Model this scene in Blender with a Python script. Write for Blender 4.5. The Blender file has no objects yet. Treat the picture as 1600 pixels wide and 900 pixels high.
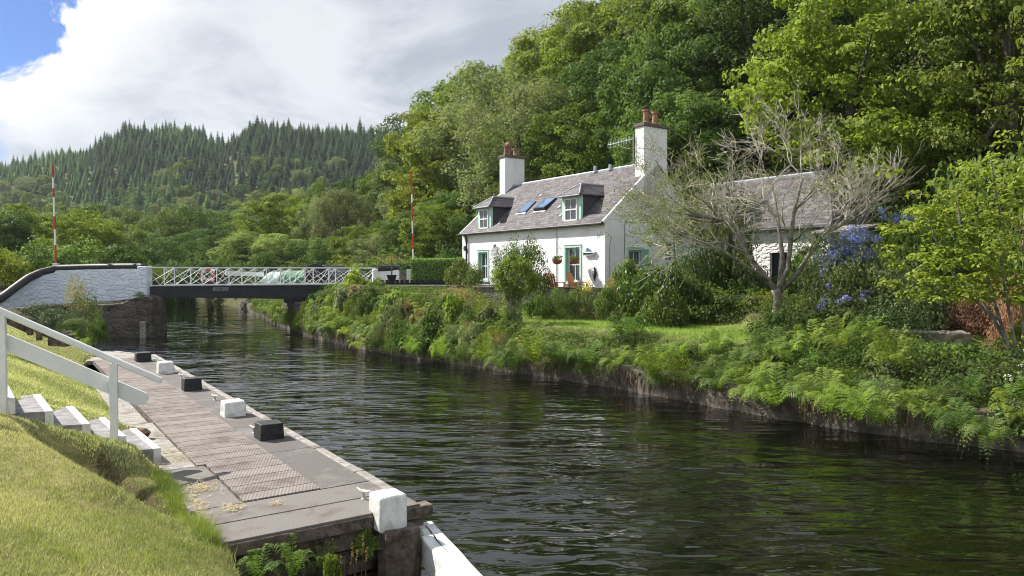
import bpy, math, random
import numpy as np
from mathutils import Vector
SC = bpy.context.scene
COL = SC.collection
F0, HZ = 1150.0, 425.0          # focal length in photo pixels, horizon row
rad = math.radians

# ------------------------------------------------------------------ camera
cam = bpy.data.cameras.new('camera'); camo = bpy.data.objects.new('camera', cam); COL.objects.link(camo)
cam.sensor_width = 36; cam.lens = 36*F0/1600; cam.clip_start = .05; cam.clip_end = 6000
camo.location = (0, 0, 0); camo.rotation_euler = (math.pi/2 - math.atan(25/F0), 0, 0)
SC.camera = camo
SC.view_settings.view_transform = 'Standard'; SC.view_settings.look = 'None'
SC.view_settings.exposure = 0.95; SC.view_settings.gamma = 1
SC.cycles.max_bounces = 7; SC.cycles.diffuse_bounces = 3; SC.cycles.glossy_bounces = 3
SC.cycles.transmission_bounces = 4; SC.cycles.transparent_max_bounces = 4
SC.cycles.use_denoising = True; SC.cycles.filter_width = 1.0
SC.cycles.sample_clamp_indirect = 4

# ------------------------------------------------------------------ sun and sky
SUN = Vector((-.68, .34, .68)).normalized()
EL = math.asin(SUN.z); AZ = math.atan2(SUN.x, SUN.y)
sl = bpy.data.lights.new('sun', 'SUN'); sl.energy = 5.0; sl.angle = rad(.5); sl.color = (1, .95, .86)
so = bpy.data.objects.new('sun', sl); COL.objects.link(so); so.rotation_euler = SUN.to_track_quat('Z', 'Y').to_euler()
W = bpy.data.worlds.new('World'); SC.world = W; W.use_nodes = True

class G:
    """tiny node graph helper"""
    def __init__(s, nt): s.nt = nt; s.L = nt.links.new
    def n(s, t, ins=None, **kw):
        nd = s.nt.nodes.new(t)
        for k, v in kw.items(): setattr(nd, k, v)
        for k, v in (ins or {}).items():
            if isinstance(v, bpy.types.NodeSocket): s.L(v, nd.inputs[k])
            else: nd.inputs[k].default_value = v
        return nd
    def m(s, op, a, b=None, c=None, clamp=False):
        nd = s.n('ShaderNodeMath', operation=op, use_clamp=clamp)
        for i, v in enumerate((a, b, c)):
            if v is None: continue
            if isinstance(v, bpy.types.NodeSocket): s.L(v, nd.inputs[i])
            else: nd.inputs[i].default_value = v
        return nd.outputs[0]
    def mix(s, f, a, b, mode='MIX'):
        nd = s.n('ShaderNodeMix', data_type='RGBA', blend_type=mode)
        for k, v in ((0, f), (6, a), (7, b)):
            if isinstance(v, bpy.types.NodeSocket): s.L(v, nd.inputs[k])
            else: nd.inputs[k].default_value = v if k == 0 else (*v[:3], 1)
        return nd.outputs[2]
    def noise(s, vec, scale, det=4, rough=.55, dist=0):
        return s.n('ShaderNodeTexNoise', {'Vector': vec, 'Scale': scale, 'Detail': det, 'Roughness': rough, 'Distortion': dist}).outputs[0]
    def rng(s, v, a, b, c=0., d=1., smooth=True):
        nd = s.n('ShaderNodeMapRange', {0: v, 1: a, 2: b, 3: c, 4: d}, interpolation_type='SMOOTHSTEP' if smooth else 'LINEAR'); return nd.outputs[0]

g = G(W.node_tree); W.node_tree.nodes.clear()
sky = g.n('ShaderNodeTexSky', sky_type='NISHITA', sun_disc=False, sun_elevation=EL, sun_rotation=AZ, altitude=30, air_density=1.0, dust_density=.6, ozone_density=1.6)
tc = g.n('ShaderNodeTexCoord').outputs['Generated']
def vdot(v, d):
    nd = g.n('ShaderNodeVectorMath', {0: v, 1: d}, operation='DOT_PRODUCT'); return nd.outputs['Value']
def pixdir(px, py): return Vector(((px-800)/F0, 1, (HZ-py)/F0)).normalized()
sep = g.n('ShaderNodeSeparateXYZ', {0: tc})
zz = g.m('ADD', g.m('MAXIMUM', sep.outputs[2], 0), .22)
proj = g.n('ShaderNodeCombineXYZ', {0: g.m('DIVIDE', sep.outputs[0], zz), 1: g.m('DIVIDE', sep.outputs[1], zz), 2: sep.outputs[2]}).outputs[0]
n1 = g.noise(proj, 1.1, 7, .58, .5); n2 = g.noise(tc, 7.5, 8, .62, .4); n3 = g.noise(tc, 2.2, 3, .5)
edge = g.m('ADD', g.m('MULTIPLY', g.m('SUBTRACT', n2, .5), .20), g.m('MULTIPLY', g.m('SUBTRACT', n3, .5), .04))
B = pixdir(-330, -330)
ang = g.m('ADD', g.m('ARCCOSINE', vdot(tc, B)), edge)
m_big = g.rng(ang, .260, .275)
B2 = pixdir(-30, 222)
m_small = g.rng(g.m('ADD', g.m('ARCCOSINE', vdot(tc, B2)), g.m('MULTIPLY', edge, .9)), .022, .05, .25, 1)
m_rand = g.rng(n1, .30, .40)       # broken cloud, unseen behind the camera, thickened to fill the shade
front = g.rng(vdot(tc, Vector((-.1, 1, .2)).normalized()), .35, .6)
cm = g.m('MULTIPLY', g.m('MULTIPLY', m_big, m_small), g.m('MAXIMUM', m_rand, front))
rim = g.rng(ang, .27, .40, 1, 0)
shade = g.rng(g.m('ADD', g.noise(proj, 1.5, 7, .6, .6), g.m('MULTIPLY', g.m('SUBTRACT', g.noise(tc, 5, 6, .6, .3), .5), .35)), .34, .66)
back = g.rng(vdot(tc, Vector((.35, -.9, .3)).normalized()), .0, .8, 1, 1.35)  # extra brightness added to the unseen cloud behind the camera, as fill light
cc = g.mix(shade, (.38, .42, .485), (.67, .695, .74))
cc = g.mix(g.m('MULTIPLY', rim, g.rng(n2, .3, .6, .55, 1.)), cc, (1.02, 1.02, 1.02))
bg1 = g.n('ShaderNodeBackground', {0: g.mix(1, sky.outputs[0], (.34, .56, .98), 'MULTIPLY'), 1: .058})
bg2 = g.n('ShaderNodeBackground', {0: cc, 1: g.m('MULTIPLY', back, .625)})
mx = g.n('ShaderNodeMixShader', {0: cm, 1: bg1.outputs[0], 2: bg2.outputs[0]})
out = g.n('ShaderNodeOutputWorld', {0: mx.outputs[0]})

# ------------------------------------------------------------------ materials
def newmat(name):
    m = bpy.data.materials.new(name); m.use_nodes = True; m.node_tree.nodes.clear(); return m, G(m.node_tree)
def fin(g, sh): g.n('ShaderNodeOutputMaterial', {0: sh})
def bumpn(g, h, strength, dist): return g.n('ShaderNodeBump', {'Height': h, 'Strength': strength, 'Distance': dist}).outputs[0]
def P(name, c1, c2=None, scale=3, rough=.7, bump=0, bscale=20, dist=.02, spec=.4, metal=0, det=5, c3=None, s3=.7, th=(.35, .65)):
    m, g = newmat(name); co = g.n('ShaderNodeTexCoord').outputs['Object']
    c = (*c1, 1)
    if c2: c = g.mix(g.rng(g.noise(co, scale, det, .6), th[0], th[1]), c1, c2)
    if c3: c = g.mix(g.rng(g.noise(co, s3, 6, .65, .4), .5, .66), c, c3)
    ins = {'Base Color': c, 'Roughness': rough, 'Specular IOR Level': spec, 'Metallic': metal}
    if bump: ins['Normal'] = bumpn(g, g.noise(co, bscale, 4, .6), bump, dist)
    fin(g, g.n('ShaderNodeBsdfPrincipled', ins).outputs[0]); return m
def leafmat(name, dark, light, trans=.33, gain=1.0, rough=.62, spec=.16):
    m, g = newmat(name)
    v = g.n('ShaderNodeAttribute', attribute_name='v').outputs['Fac']
    oi = g.n('ShaderNodeObjectInfo').outputs['Random']
    c = g.mix(v, dark, light)
    hs = g.n('ShaderNodeHueSaturation', {'Hue': g.m('ADD', .494, g.m('MULTIPLY', oi, .036)), 'Saturation': .97, 'Value': g.m('ADD', .95*gain, g.m('MULTIPLY', g.m('FRACT', g.m('MULTIPLY', oi, 7.3)), .48*gain)), 'Color': c}).outputs[0]
    p = g.n('ShaderNodeBsdfPrincipled', {'Base Color': hs, 'Roughness': rough, 'Specular IOR Level': spec})
    tcol = g.mix(1, hs, (1.75, 1.85, .85), 'MULTIPLY')
    t = g.n('ShaderNodeBsdfTranslucent', {0: tcol})
    fin(g, g.n('ShaderNodeMixShader', {0: trans, 1: p.outputs[0], 2: t.outputs[0]}).outputs[0]); return m
LM = {
 'oak': leafmat('oak_leaves', (.038, .062, .012), (.165, .205, .034)),
 'dark': leafmat('dark_leaves', (.026, .050, .016), (.085, .122, .030)),
 'bright': leafmat('bright_leaves', (.075, .105, .014), (.21, .235, .030)),
 'pale': leafmat('pale_leaves', (.080, .098, .046), (.185, .20, .10)),
 'mid': leafmat('mid_leaves', (.038, .066, .017), (.135, .18, .042)),
 'fir': leafmat('fir_needles', (.045, .078, .052), (.085, .125, .072), .3, 1, .8),
 'larch': leafmat('larch_needles', (.095, .15, .075), (.145, .21, .10), .35, 1, .8),
 'fern': leafmat('fern_fronds', (.09, .13, .020), (.22, .26, .040), .38),
 'fernlo': leafmat('fern_fronds_old', (.05, .085, .020), (.13, .17, .035), .35),
 'fresh': leafmat('fresh_leaves', (.12, .165, .045), (.25, .29, .095)),
 'laurel': leafmat('laurel_leaves', (.045, .078, .014), (.13, .16, .03), .28, 1, .45, .28),
 'bronze': leafmat('bronze_leaves', (.10, .10, .035), (.27, .19, .10), .35),
 'olive': leafmat('olive_leaves', (.060, .078, .030), (.115, .13, .055), .3),
 'lime': leafmat('lime_leaves', (.13, .18, .02), (.24, .27, .04), .42),
 'ivy': leafmat('ivy_leaves', (.022, .042, .014), (.06, .085, .028), .2, 1, .5, .25),
 'red': leafmat('red_leaves', (.13, .06, .05), (.30, .16, .13), .35),
 'hedge': leafmat('hedge_leaves', (.10, .16, .04), (.19, .25, .06), .35),
 'blue': leafmat('blue_flowers', (.075, .11, .33), (.22, .29, .58), .25),
 'pink': leafmat('pink_flowers', (.5, .12, .2), (.7, .35, .42), .3),
 'white': leafmat('white_flowers', (.6, .6, .55), (.75, .75, .7), .3),
 'straw': leafmat('dry_stalks', (.26, .19, .09), (.40, .33, .17), .3),
 'yellow': leafmat('yellow_flowers', (.5, .36, .05), (.6, .45, .12), .3),
}
M = {
 'bark': P('bark', (.05, .042, .032), (.11, .10, .08), 6, .9, .6, 14),
 'palebark': P('pale_bark', (.12, .105, .085), (.25, .23, .19), 4, .85, .5, 18, c3=(.06, .055, .035), s3=2),
 'white': P('white_paint', (.74, .75, .76), (.66, .67, .68), 3, .5, .15, 30, .01),
 'wornwhite': P('worn_white_paint', (.72, .73, .73), (.58, .585, .57), 7, .6, .5, 26, .012, c3=(.50, .49, .46), s3=4.5),
 'black': P('black_paint', (.012, .012, .014), (.028, .028, .030), 7, .55, .4, 22, .01),
 'girder': P('black_girder_paint', (.008, .009, .014), (.018, .018, .024), 2, .42, .1, 12),
 'tarmac': P('dark_quay_surface', (.088, .078, .076), (.13, .118, .112), 40, .85, .5, 160, .004, c3=(.17, .16, .15), s3=1.3),
 'slab': P('concrete_slab', (.125, .115, .107), (.185, .172, .16), 60, .85, .5, 150, .004, c3=(.11, .092, .078), s3=1.5),
 'concrete': P('pale_concrete', (.20, .188, .172), (.32, .30, .28), 8, .85, .5, 50, .008, c3=(.15, .13, .10), s3=2),
 'stone': P('dark_stone', (.075, .06, .048), (.15, .125, .10), 3, .9, 1, 7, .06, c3=(.028, .03, .02), s3=1.1),
 'gstone': P('garden_stone', (.12, .11, .09), (.24, .22, .19), 5, .9, 1, 9, .05, c3=(.06, .065, .035), s3=2),
 'slate2': P('dormer_slate', (.03, .03, .038), (.065, .065, .075), 12, .6, .5, 20, .01),
 'timber': P('weathered_timber', (.065, .048, .036), (.15, .12, .10), 9, .85, .8, 18, .02, c3=(.02, .018, .014), s3=3),
 'wetstone': P('stained_quay_wall', (.06, .05, .04), (.15, .125, .10), 3, .85, 1, 8, .04, c3=(.06, .05, .04), s3=1.6),
 'orange': P('orange_wood', (.42, .17, .07), (.55, .25, .10), 8, .6, .2, 30),
 'green': P('pale_green_paint', (.22, .42, .33), (.26, .47, .37), 4, .5),
 'paleg': P('pale_mint_paint', (.42, .60, .53), (.47, .64, .56), 4, .5),
 'lead': P('lead_flashing', (.30, .32, .36), (.42, .44, .47), 6, .45, .2, 20),
 'terra': P('terracotta', (.20, .105, .07), (.30, .17, .115), 7, .8, .2, 30),
 'cap': P('chimney_capstone', (.08, .065, .05), (.16, .14, .115), 9, .9, .5, 20),
 'rust': P('rusty_iron', (.13, .06, .03), (.24, .12, .06), 14, .85, .4, 30, .01),
 'metal': P('grey_metal', (.42, .43, .44), (.5, .5, .5), 8, .4, metal=.6),
 'redp': P('red_paint', (.42, .03, .02), (.36, .05, .03), 5, .5),
 'basket': P('basket_moss', (.20, .07, .035), (.30, .12, .06), 20, .9, .6, 60, .02),
 'greenfab': P('green_canvas', (.07, .19, .105), (.10, .24, .14), 3, .6),
 'palefab': P('pale_canvas', (.45, .58, .52), (.55, .66, .60), 3, .55),
 'curtain': P('dark_room', (.03, .03, .035), (.12, .12, .13), 2, .7),
 'stepstone': P('step_stone', (.15, .145, .155), (.27, .26, .27), 5, .85, .6, 60, .006, c3=(.10, .095, .095), s3=3),
 'twig': P('pale_twigs', (.30, .275, .22), (.44, .41, .335), 3, .85),
 'soil': P('bare_earth', (.09, .05, .03), (.19, .11, .07), 12, .95, .9, 30, .03),
 'boatblue': P('blue_paint', (.04, .13, .2), (.06, .18, .26), 5, .5),
}
def glassmat():
    m, g = newmat('window_glass')
    p = g.n('ShaderNodeBsdfPrincipled', {'Base Color': (.06, .068, .08, 1), 'Roughness': .06, 'Specular IOR Level': .9, 'Coat Weight': .6})
    fin(g, p.outputs[0]); return m
M['glass'] = glassmat()
def harl():     # white roughcast with faint stains
    m, g = newmat('white_roughcast'); co = g.n('ShaderNodeTexCoord').outputs['Object']
    c = g.mix(g.rng(g.noise(co, 1.2, 6, .65), .42, .72), (.86, .86, .88), (.77, .77, .785))
    st = g.n('ShaderNodeMapping', {0: co, 3: (1.1, 1.1, .22)}).outputs[0]
    c = g.mix(g.m('MULTIPLY', g.rng(g.noise(st, 2.6, 6, .7, .3), .57, .75), .42), c, (.40, .39, .37))
    vo = g.n('ShaderNodeTexVoronoi', {'Vector': co, 'Scale': 21, 'Randomness': 1}, feature='SMOOTH_F1')
    h = g.m('ADD', g.m('MULTIPLY', vo.outputs[0], -1), g.noise(co, 30, 4, .6))
    p = g.n('ShaderNodeBsdfPrincipled', {'Base Color': c, 'Roughness': .85, 'Specular IOR Level': .2, 'Normal': bumpn(g, h, .7, .032)})
    fin(g, p.outputs[0]); return m
M['harl'] = harl()
def rubble(name, a, b, stain, sc, dist):      # painted or bare coursed rubble
    m, g = newmat(name); co = g.n('ShaderNodeTexCoord').outputs['Object']
    mp = g.n('ShaderNodeMapping', {0: co, 3: (1, 1, 2.1)}).outputs[0]
    wv = g.n('ShaderNodeVectorMath', {0: mp, 1: g.n('ShaderNodeTexNoise', {'Vector': co, 'Scale': 2.5, 'Detail': 3}).outputs[1]}, operation='ADD').outputs[0]
    vo = g.n('ShaderNodeTexVoronoi', {'Vector': wv, 'Scale': sc, 'Randomness': .9}, feature='DISTANCE_TO_EDGE')
    vc = g.n('ShaderNodeTexVoronoi', {'Vector': wv, 'Scale': sc, 'Randomness': .9})
    hue = g.n('ShaderNodeSeparateColor', {0: vc.outputs[1]}).outputs[0]
    c = g.mix(hue, a, b); c = g.mix(g.rng(g.noise(co, 1.3, 6, .7, .4), .5, .72), c, stain)
    h = g.m('ADD', g.rng(vo.outputs[0], 0, .22), g.m('MULTIPLY', g.noise(co, 14, 5, .6), .35))
    p = g.n('ShaderNodeBsdfPrincipled', {'Base Color': c, 'Roughness': .8, 'Specular IOR Level': .25, 'Normal': bumpn(g, h, .55, dist)})
    fin(g, p.outputs[0]); return m
M['paintedrubble'] = rubble('whitewashed_rubble', (.60, .66, .76), (.68, .73, .80), (.55, .60, .68), 1.9, .07)
M['annexwall'] = rubble('annexe_white_rubble', (.70, .69, .68), (.78, .77, .76), (.5, .48, .46), 2.4, .09)
M['stone'] = rubble('dark_rubble_stone', (.065, .056, .048), (.14, .12, .105), (.025, .028, .018), 2.2, .09)
M['gstone'] = rubble('garden_rubble_stone', (.13, .115, .095), (.25, .23, .20), (.07, .075, .04), 4, .06)
def slate():
    m, g = newmat('slate_roof'); uv = g.n('ShaderNodeUVMap').outputs[0]
    wob = g.n('ShaderNodeVectorMath', {0: uv, 1: g.n('ShaderNodeVectorMath', {0: g.n('ShaderNodeTexNoise', {'Vector': uv, 'Scale': 2.3, 'Detail': 3}).outputs[1], 1: (.05, .05, .05)}, operation='MULTIPLY').outputs[0]}, operation='ADD').outputs[0]
    b = g.n('ShaderNodeTexBrick', {'Vector': wob, 'Color1': (.045, .038, .043, 1), 'Color2': (.15, .132, .143, 1), 'Mortar': (.03, .028, .03, 1), 'Scale': 1, 'Mortar Size': .012, 'Bias': 0, 'Brick Width': .34, 'Row Height': .19, 'Mortar Smooth': .3}, offset=.5)
    nz = g.noise(uv, 4.5, 5, .65); nb = g.noise(uv, .9, 5, .6)
    c = g.mix(g.rng(nz, .45, .72), b.outputs[0], (.13, .122, .128)); c = g.mix(g.m('MULTIPLY', g.rng(nb, .52, .66), .6), c, (.06, .046, .052))
    c = g.mix(g.m('MULTIPLY', g.rng(g.noise(uv, 14, 3, .7), .62, .72), .8), c, (.26, .26, .235))
    su = g.n('ShaderNodeSeparateXYZ', {0: wob}).outputs[1]
    saw = g.m('FRACT', g.m('DIVIDE', su, .19))
    h = g.m('ADD', g.m('MULTIPLY', saw, -.8), g.m('ADD', g.m('MULTIPLY', b.outputs[1], -.8), g.m('MULTIPLY', nz, .5)))
    p = g.n('ShaderNodeBsdfPrincipled', {'Base Color': c, 'Roughness': .62, 'Specular IOR Level': .3, 'Normal': bumpn(g, h, .7, .02)})
    fin(g, p.outputs[0]); return m
M['slate'] = slate()
def water():
    m, g = newmat('canal_water'); co = g.n('ShaderNodeTexCoord').outputs['Object']
    rot = g.n('ShaderNodeMapping', {0: co, 2: (0, 0, rad(-8)), 3: (.36, 1, 1)}).outputs[0]
    a = g.noise(rot, 2.5, 1.2, .45, .7)
    rot2 = g.n('ShaderNodeMapping', {0: co, 2: (0, 0, rad(16)), 3: (.5, 1, 1)}).outputs[0]
    b = g.noise(rot2, 6.0, 1.5, .5, .4)
    sx = g.n('ShaderNodeSeparateXYZ', {0: co}); pp = g.m('ADD', g.m('MULTIPLY', g.m('SUBTRACT', sx.outputs[0], 3.0), .77), g.m('MULTIPLY', g.m('SUBTRACT', sx.outputs[1], 21.7), .636))
    calm = g.m('MULTIPLY', g.rng(g.noise(co, .16, 3, .5), .38, .62, .45, 1.3), g.rng(pp, -8.5, -.8, 1.25, .34))
    c_ = g.noise(rot2, 1.25, 2, .5); h = g.m('ADD', g.m('ADD', a, g.m('MULTIPLY', c_, 1.6)), g.m('MULTIPLY', b, .18))
    st = g.m('MULTIPLY', calm, 1)
    nb = g.n('ShaderNodeBump', {'Height': g.m('MULTIPLY', h, st), 'Strength': 1, 'Distance': .085}).outputs[0]
    p = g.n('ShaderNodeBsdfPrincipled', {'Base Color': (.003, .0035, .002, 1), 'Roughness': .012, 'IOR': 1.42, 'Specular IOR Level': .75, 'Normal': nb})
    fin(g, p.outputs[0]); return m
M['water'] = water()
def groundmat():
    m, g = newmat('ground_cover_and_soil'); co = g.n('ShaderNodeTexCoord').outputs['Object']
    z = g.n('ShaderNodeAttribute', attribute_name='cover'); sp = g.n('ShaderNodeSeparateColor', {0: z.outputs[0]})
    n = g.noise(co, 5, 8, .7); nf = g.noise(co, .7, 5, .6)
    gr = g.mix(g.rng(n, .35, .65), (.15, .16, .05), (.32, .28, .13)); gr = g.mix(g.m('MULTIPLY', g.rng(nf, .45, .65), .7), gr, (.16, .21, .04))
    so_ = g.mix(n, (.022, .028, .012), (.06, .055, .03))
    bare = g.mix(n, (.035, .026, .015), (.085, .058, .034))
    c = g.mix(sp.outputs[0], gr, so_); c = g.mix(sp.outputs[1], c, bare)
    p = g.n('ShaderNodeBsdfPrincipled', {'Base Color': c, 'Roughness': .95, 'Specular IOR Level': .1, 'Normal': bumpn(g, n, .8, .05)})
    fin(g, p.outputs[0]); return m
M['ground'] = groundmat()
M['blade'] = leafmat('grass_blades', (.17, .205, .07), (.70, .64, .38), .18)
M['blade3'] = leafmat('garden_lawn_blades', (.12, .18, .03), (.26, .31, .07), .35)
M['blade2'] = leafmat('long_grass_blades', (.11, .15, .035), (.34, .33, .11), .25)
def ribbed():
    m, g = newmat('ribbed_timber_decking'); uv = g.n('ShaderNodeUVMap').outputs[0]
    s = g.n('ShaderNodeSeparateXYZ', {0: uv})
    row = g.m('FLOOR', g.m('DIVIDE', s.outputs[1], .36))
    wn = g.n('ShaderNodeTexWhiteNoise', {1: row}, noise_dimensions='1D').outputs[0]
    n = g.noise(uv, 3.2, 7, .7, .3)
    c = g.mix(g.rng(n, .34, .66), (.115, .09, .08), (.24, .215, .195)); c = g.mix(g.m('MULTIPLY', wn, .55), c, (.30, .27, .25))
    c = g.mix(g.rng(g.noise(uv, 1.1, 5, .6), .52, .68, 0, .6), c, (.085, .055, .047))
    gap = g.m('LESS_THAN', g.m('FRACT', g.m('DIVIDE', s.outputs[1], .36)), .06)
    c = g.mix(gap, c, (.02, .017, .015))
    ang = g.m('ADD', g.m('MULTIPLY', s.outputs[0], 150), g.m('MULTIPLY', s.outputs[1], 60))
    k = g.m('ADD', g.m('MULTIPLY', g.m('SINE', ang), .5), .5)
    c = g.mix(g.m('MULTIPLY', k, .42), c, (.06, .048, .042))
    h = g.m('SUBTRACT', g.m('MULTIPLY', k, -.5), g.m('MULTIPLY', gap, 2))
    p = g.n('ShaderNodeBsdfPrincipled', {'Base Color': c, 'Roughness': .85, 'Specular IOR Level': .25, 'Normal': bumpn(g, h, .7, .006)})
    fin(g, p.outputs[0]); return m
M['ribbed'] = ribbed()

# ------------------------------------------------------------------ geometry helpers
def link(name, me, mat, parent=None, smooth=False):
    if mat is not None: me.materials.append(mat)
    if smooth: me.polygons.foreach_set('use_smooth', [True]*len(me.polygons))
    o = bpy.data.objects.new(name, me); COL.objects.link(o)
    if parent is not None: o.parent = parent
    return o
def npmesh(name, V, F, v=None, smooth=False):
    me = bpy.data.meshes.new(name); V = np.asarray(V, np.float32); F = np.asarray(F, np.int32); k = F.shape[1]
    me.vertices.add(len(V)); me.vertices.foreach_set('co', V.ravel())
    me.loops.add(F.size); me.loops.foreach_set('vertex_index', F.ravel())
    me.polygons.add(len(F)); me.polygons.foreach_set('loop_start', np.arange(0, F.size, k, dtype=np.int32))
    if smooth: me.polygons.foreach_set('use_smooth', np.ones(len(F), bool))
    me.update(calc_edges=True)
    if v is not None:
        a = me.attributes.new('v', 'FLOAT', 'POINT'); a.data.foreach_set('value', np.asarray(v, np.float32))
    return me
class MB:
    def __init__(s): s.v = []; s.f = []
    def add(s, vs, fs):
        o = len(s.v); s.v += [tuple(p) for p in vs]; s.f += [tuple(o+i for i in f) for f in fs]; return s
    def box(s, a, b):
        (x0, y0, z0), (x1, y1, z1) = a, b
        vs = [(x0,y0,z0),(x1,y0,z0),(x1,y1,z0),(x0,y1,z0),(x0,y0,z1),(x1,y0,z1),(x1,y1,z1),(x0,y1,z1)]
        return s.add(vs, [(0,3,2,1),(4,5,6,7),(0,1,5,4),(1,2,6,5),(2,3,7,6),(3,0,4,7)])
    def beam(s, p, q, w, h, up=(0,0,1)):      # box from p to q, width w (sideways) and height h
        p = Vector(p); q = Vector(q); d = (q-p).normalized(); r = d.cross(Vector(up)).normalized()*w/2; u = r.normalized().cross(d)*h/2
        vs = [p-r-u, p+r-u, p+r+u, p-r+u, q-r-u, q+r-u, q+r+u, q-r+u]
        return s.add(vs, [(0,1,2,3),(7,6,5,4),(0,4,5,1),(1,5,6,2),(2,6,7,3),(3,7,4,0)])
    def tube(s, pts, rs, n=6, cap=True):
        pts = [Vector(p) for p in pts]; o = len(s.v)
        if not hasattr(rs, '__len__'): rs = [rs]*len(pts)
        ref = Vector((.31, .17, .93)); 
        for i, p in enumerate(pts):
            d = (pts[min(i+1, len(pts)-1)]-pts[max(i-1, 0)]).normalized()
            a = d.cross(ref)
            if a.length < .05: a = d.cross(Vector((1, 0, 0)))
            a.normalize(); b = d.cross(a)
            for k in range(n):
                t = 2*math.pi*k/n; s.v.append(tuple(p+(a*math.cos(t)+b*math.sin(t))*rs[i]))
        for i in range(len(pts)-1):
            for k in range(n):
                k2 = (k+1) % n; s.f.append((o+i*n+k, o+i*n+k2, o+(i+1)*n+k2, o+(i+1)*n+k))
        if cap: s.f.append(tuple(o+k for k in range(n))[::-1]); s.f.append(tuple(o+(len(pts)-1)*n+k for k in range(n)))
        return s
    def lathe(s, prof, c=(0,0,0), n=12):
        o = len(s.v)
        for r, z in prof:
            for k in range(n):
                t = 2*math.pi*k/n; s.v.append((c[0]+r*math.cos(t), c[1]+r*math.sin(t), c[2]+z))
        for i in range(len(prof)-1):
            for k in range(n):
                k2 = (k+1) % n; s.f.append((o+i*n+k, o+i*n+k2, o+(i+1)*n+k2, o+(i+1)*n+k))
        s.f.append(tuple(o+k for k in range(n))[::-1]); s.f.append(tuple(o+(len(prof)-1)*n+k for k in range(n)))
        return s
    def build(s, name, mat, parent=None, smooth=False, bevel=0, seg=2):
        me = bpy.data.meshes.new(name); me.from_pydata(s.v, [], s.f); me.update()
        o = link(name, me, mat, parent, smooth)
        if bevel:
            b = o.modifiers.new('bevel', 'BEVEL'); b.width = bevel; b.segments = seg; b.limit_method = 'ANGLE'
        return o
def root(name, loc=(0,0,0), rz=0):
    o = bpy.data.objects.new(name, None); COL.objects.link(o); o.location = loc; o.rotation_euler = (0,0,rz); o.empty_display_size = .2; return o
def tag(o, label=None, cat=None, group=None, kind=None):
    if label: o['label'] = label
    if cat: o['category'] = cat
    if group: o['group'] = group
    if kind: o['kind'] = kind
    return o
def uvplanar(o, fu, fv):
    me = o.data; uv = me.uv_layers.new(name='UVMap')
    for l in me.loops:
        c = me.vertices[l.vertex_index].co; uv.data[l.index].uv = (fu(c), fv(c))
def pixof(x, y, z): return 800+F0*x/y, HZ-F0*z/y

# ------------------------------------------------------------------ terrain
WZ = -3.4
def wp(px, py, z): Y = z*F0/(HZ-py); return ((px-800)/F0*Y, Y)
Rpts = np.array([(62, -48), (24, -4.2)] + [wp(a, b, WZ) for a, b in ((1600,708),(1440,690),(1290,668),(1150,643),(960,607),(800,582),(700,568),(600,553),(500,532),(445,512),(415,497),(370,480))] + [(-58, 128), (-90, 175)])
DA = np.array((-.565, .825)); DA /= np.linalg.norm(DA); DB = np.array((-DA[1], DA[0])); D0 = np.array((-1.05, 8.2))
def dk(a, b): return tuple(D0+DA*a+DB*b)
Lpts = np.array([(46, -52), (16, -9), (5, 2.2), (1.2, 4.4), (-1.9, 5.5), dk(.1, 2.0), dk(1.2, 2.1), dk(3.3, 2.08), dk(12.5, 2.15), dk(17, 2.0), dk(19.5, 1.1), (-14.3, 24.0), (-19.0, 30), (-23.4, 36), (-24.2, 38.6), (-19.2, 38.7), (-23.3, 46), (-27.6, 54), (-39.5, 76), (-76, 130), (-110, 178)])
def segdist(X, Y, pts):
    best = np.full(X.shape, 1e9)
    for (ax, ay), (bx, by) in zip(pts[:-1], pts[1:]):
        dx, dy = bx-ax, by-ay; t = np.clip(((X-ax)*dx+(Y-ay)*dy)/(dx*dx+dy*dy), 0, 1)
        best = np.minimum(best, np.hypot(X-ax-t*dx, Y-ay-t*dy))
    return best
POLY = np.vstack([Lpts, Rpts[::-1]])
def inpoly(X, Y, P_):
    c = np.zeros(X.shape, bool); n = len(P_); j = n-1
    for i in range(n):
        xi, yi = P_[i]; xj, yj = P_[j]
        with np.errstate(divide='ignore', invalid='ignore'):
            c ^= ((yi > Y) != (yj > Y)) & (X < (xj-xi)*(Y-yi)/(yj-yi+1e-12)+xi)
        j = i
    return c
def sm(t): t = np.clip(t, 0, 1); return t*t*(3-2*t)
rs0 = np.random.RandomState(5)
WV = [(rs0.uniform(-1, 1), rs0.uniform(-1, 1), rs0.uniform(0, 6.3)) for _ in range(14)]
def wob(X, Y, s):
    r = 0
    for a, b, c in WV: r = r+np.sin((a*X+b*Y)*s*2+c)
    return r/14
SKX = np.array([-600, -200, 0, 12, 22, 100, 145, 200, 300, 345, 400, 500, 600, 760, 1000])
SKT = (HZ-np.array([250, 245, 237, 246, 240, 224, 221, 196, 192, 214, 186, 194, 196, 230, 250]))/F0 - .026
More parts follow.
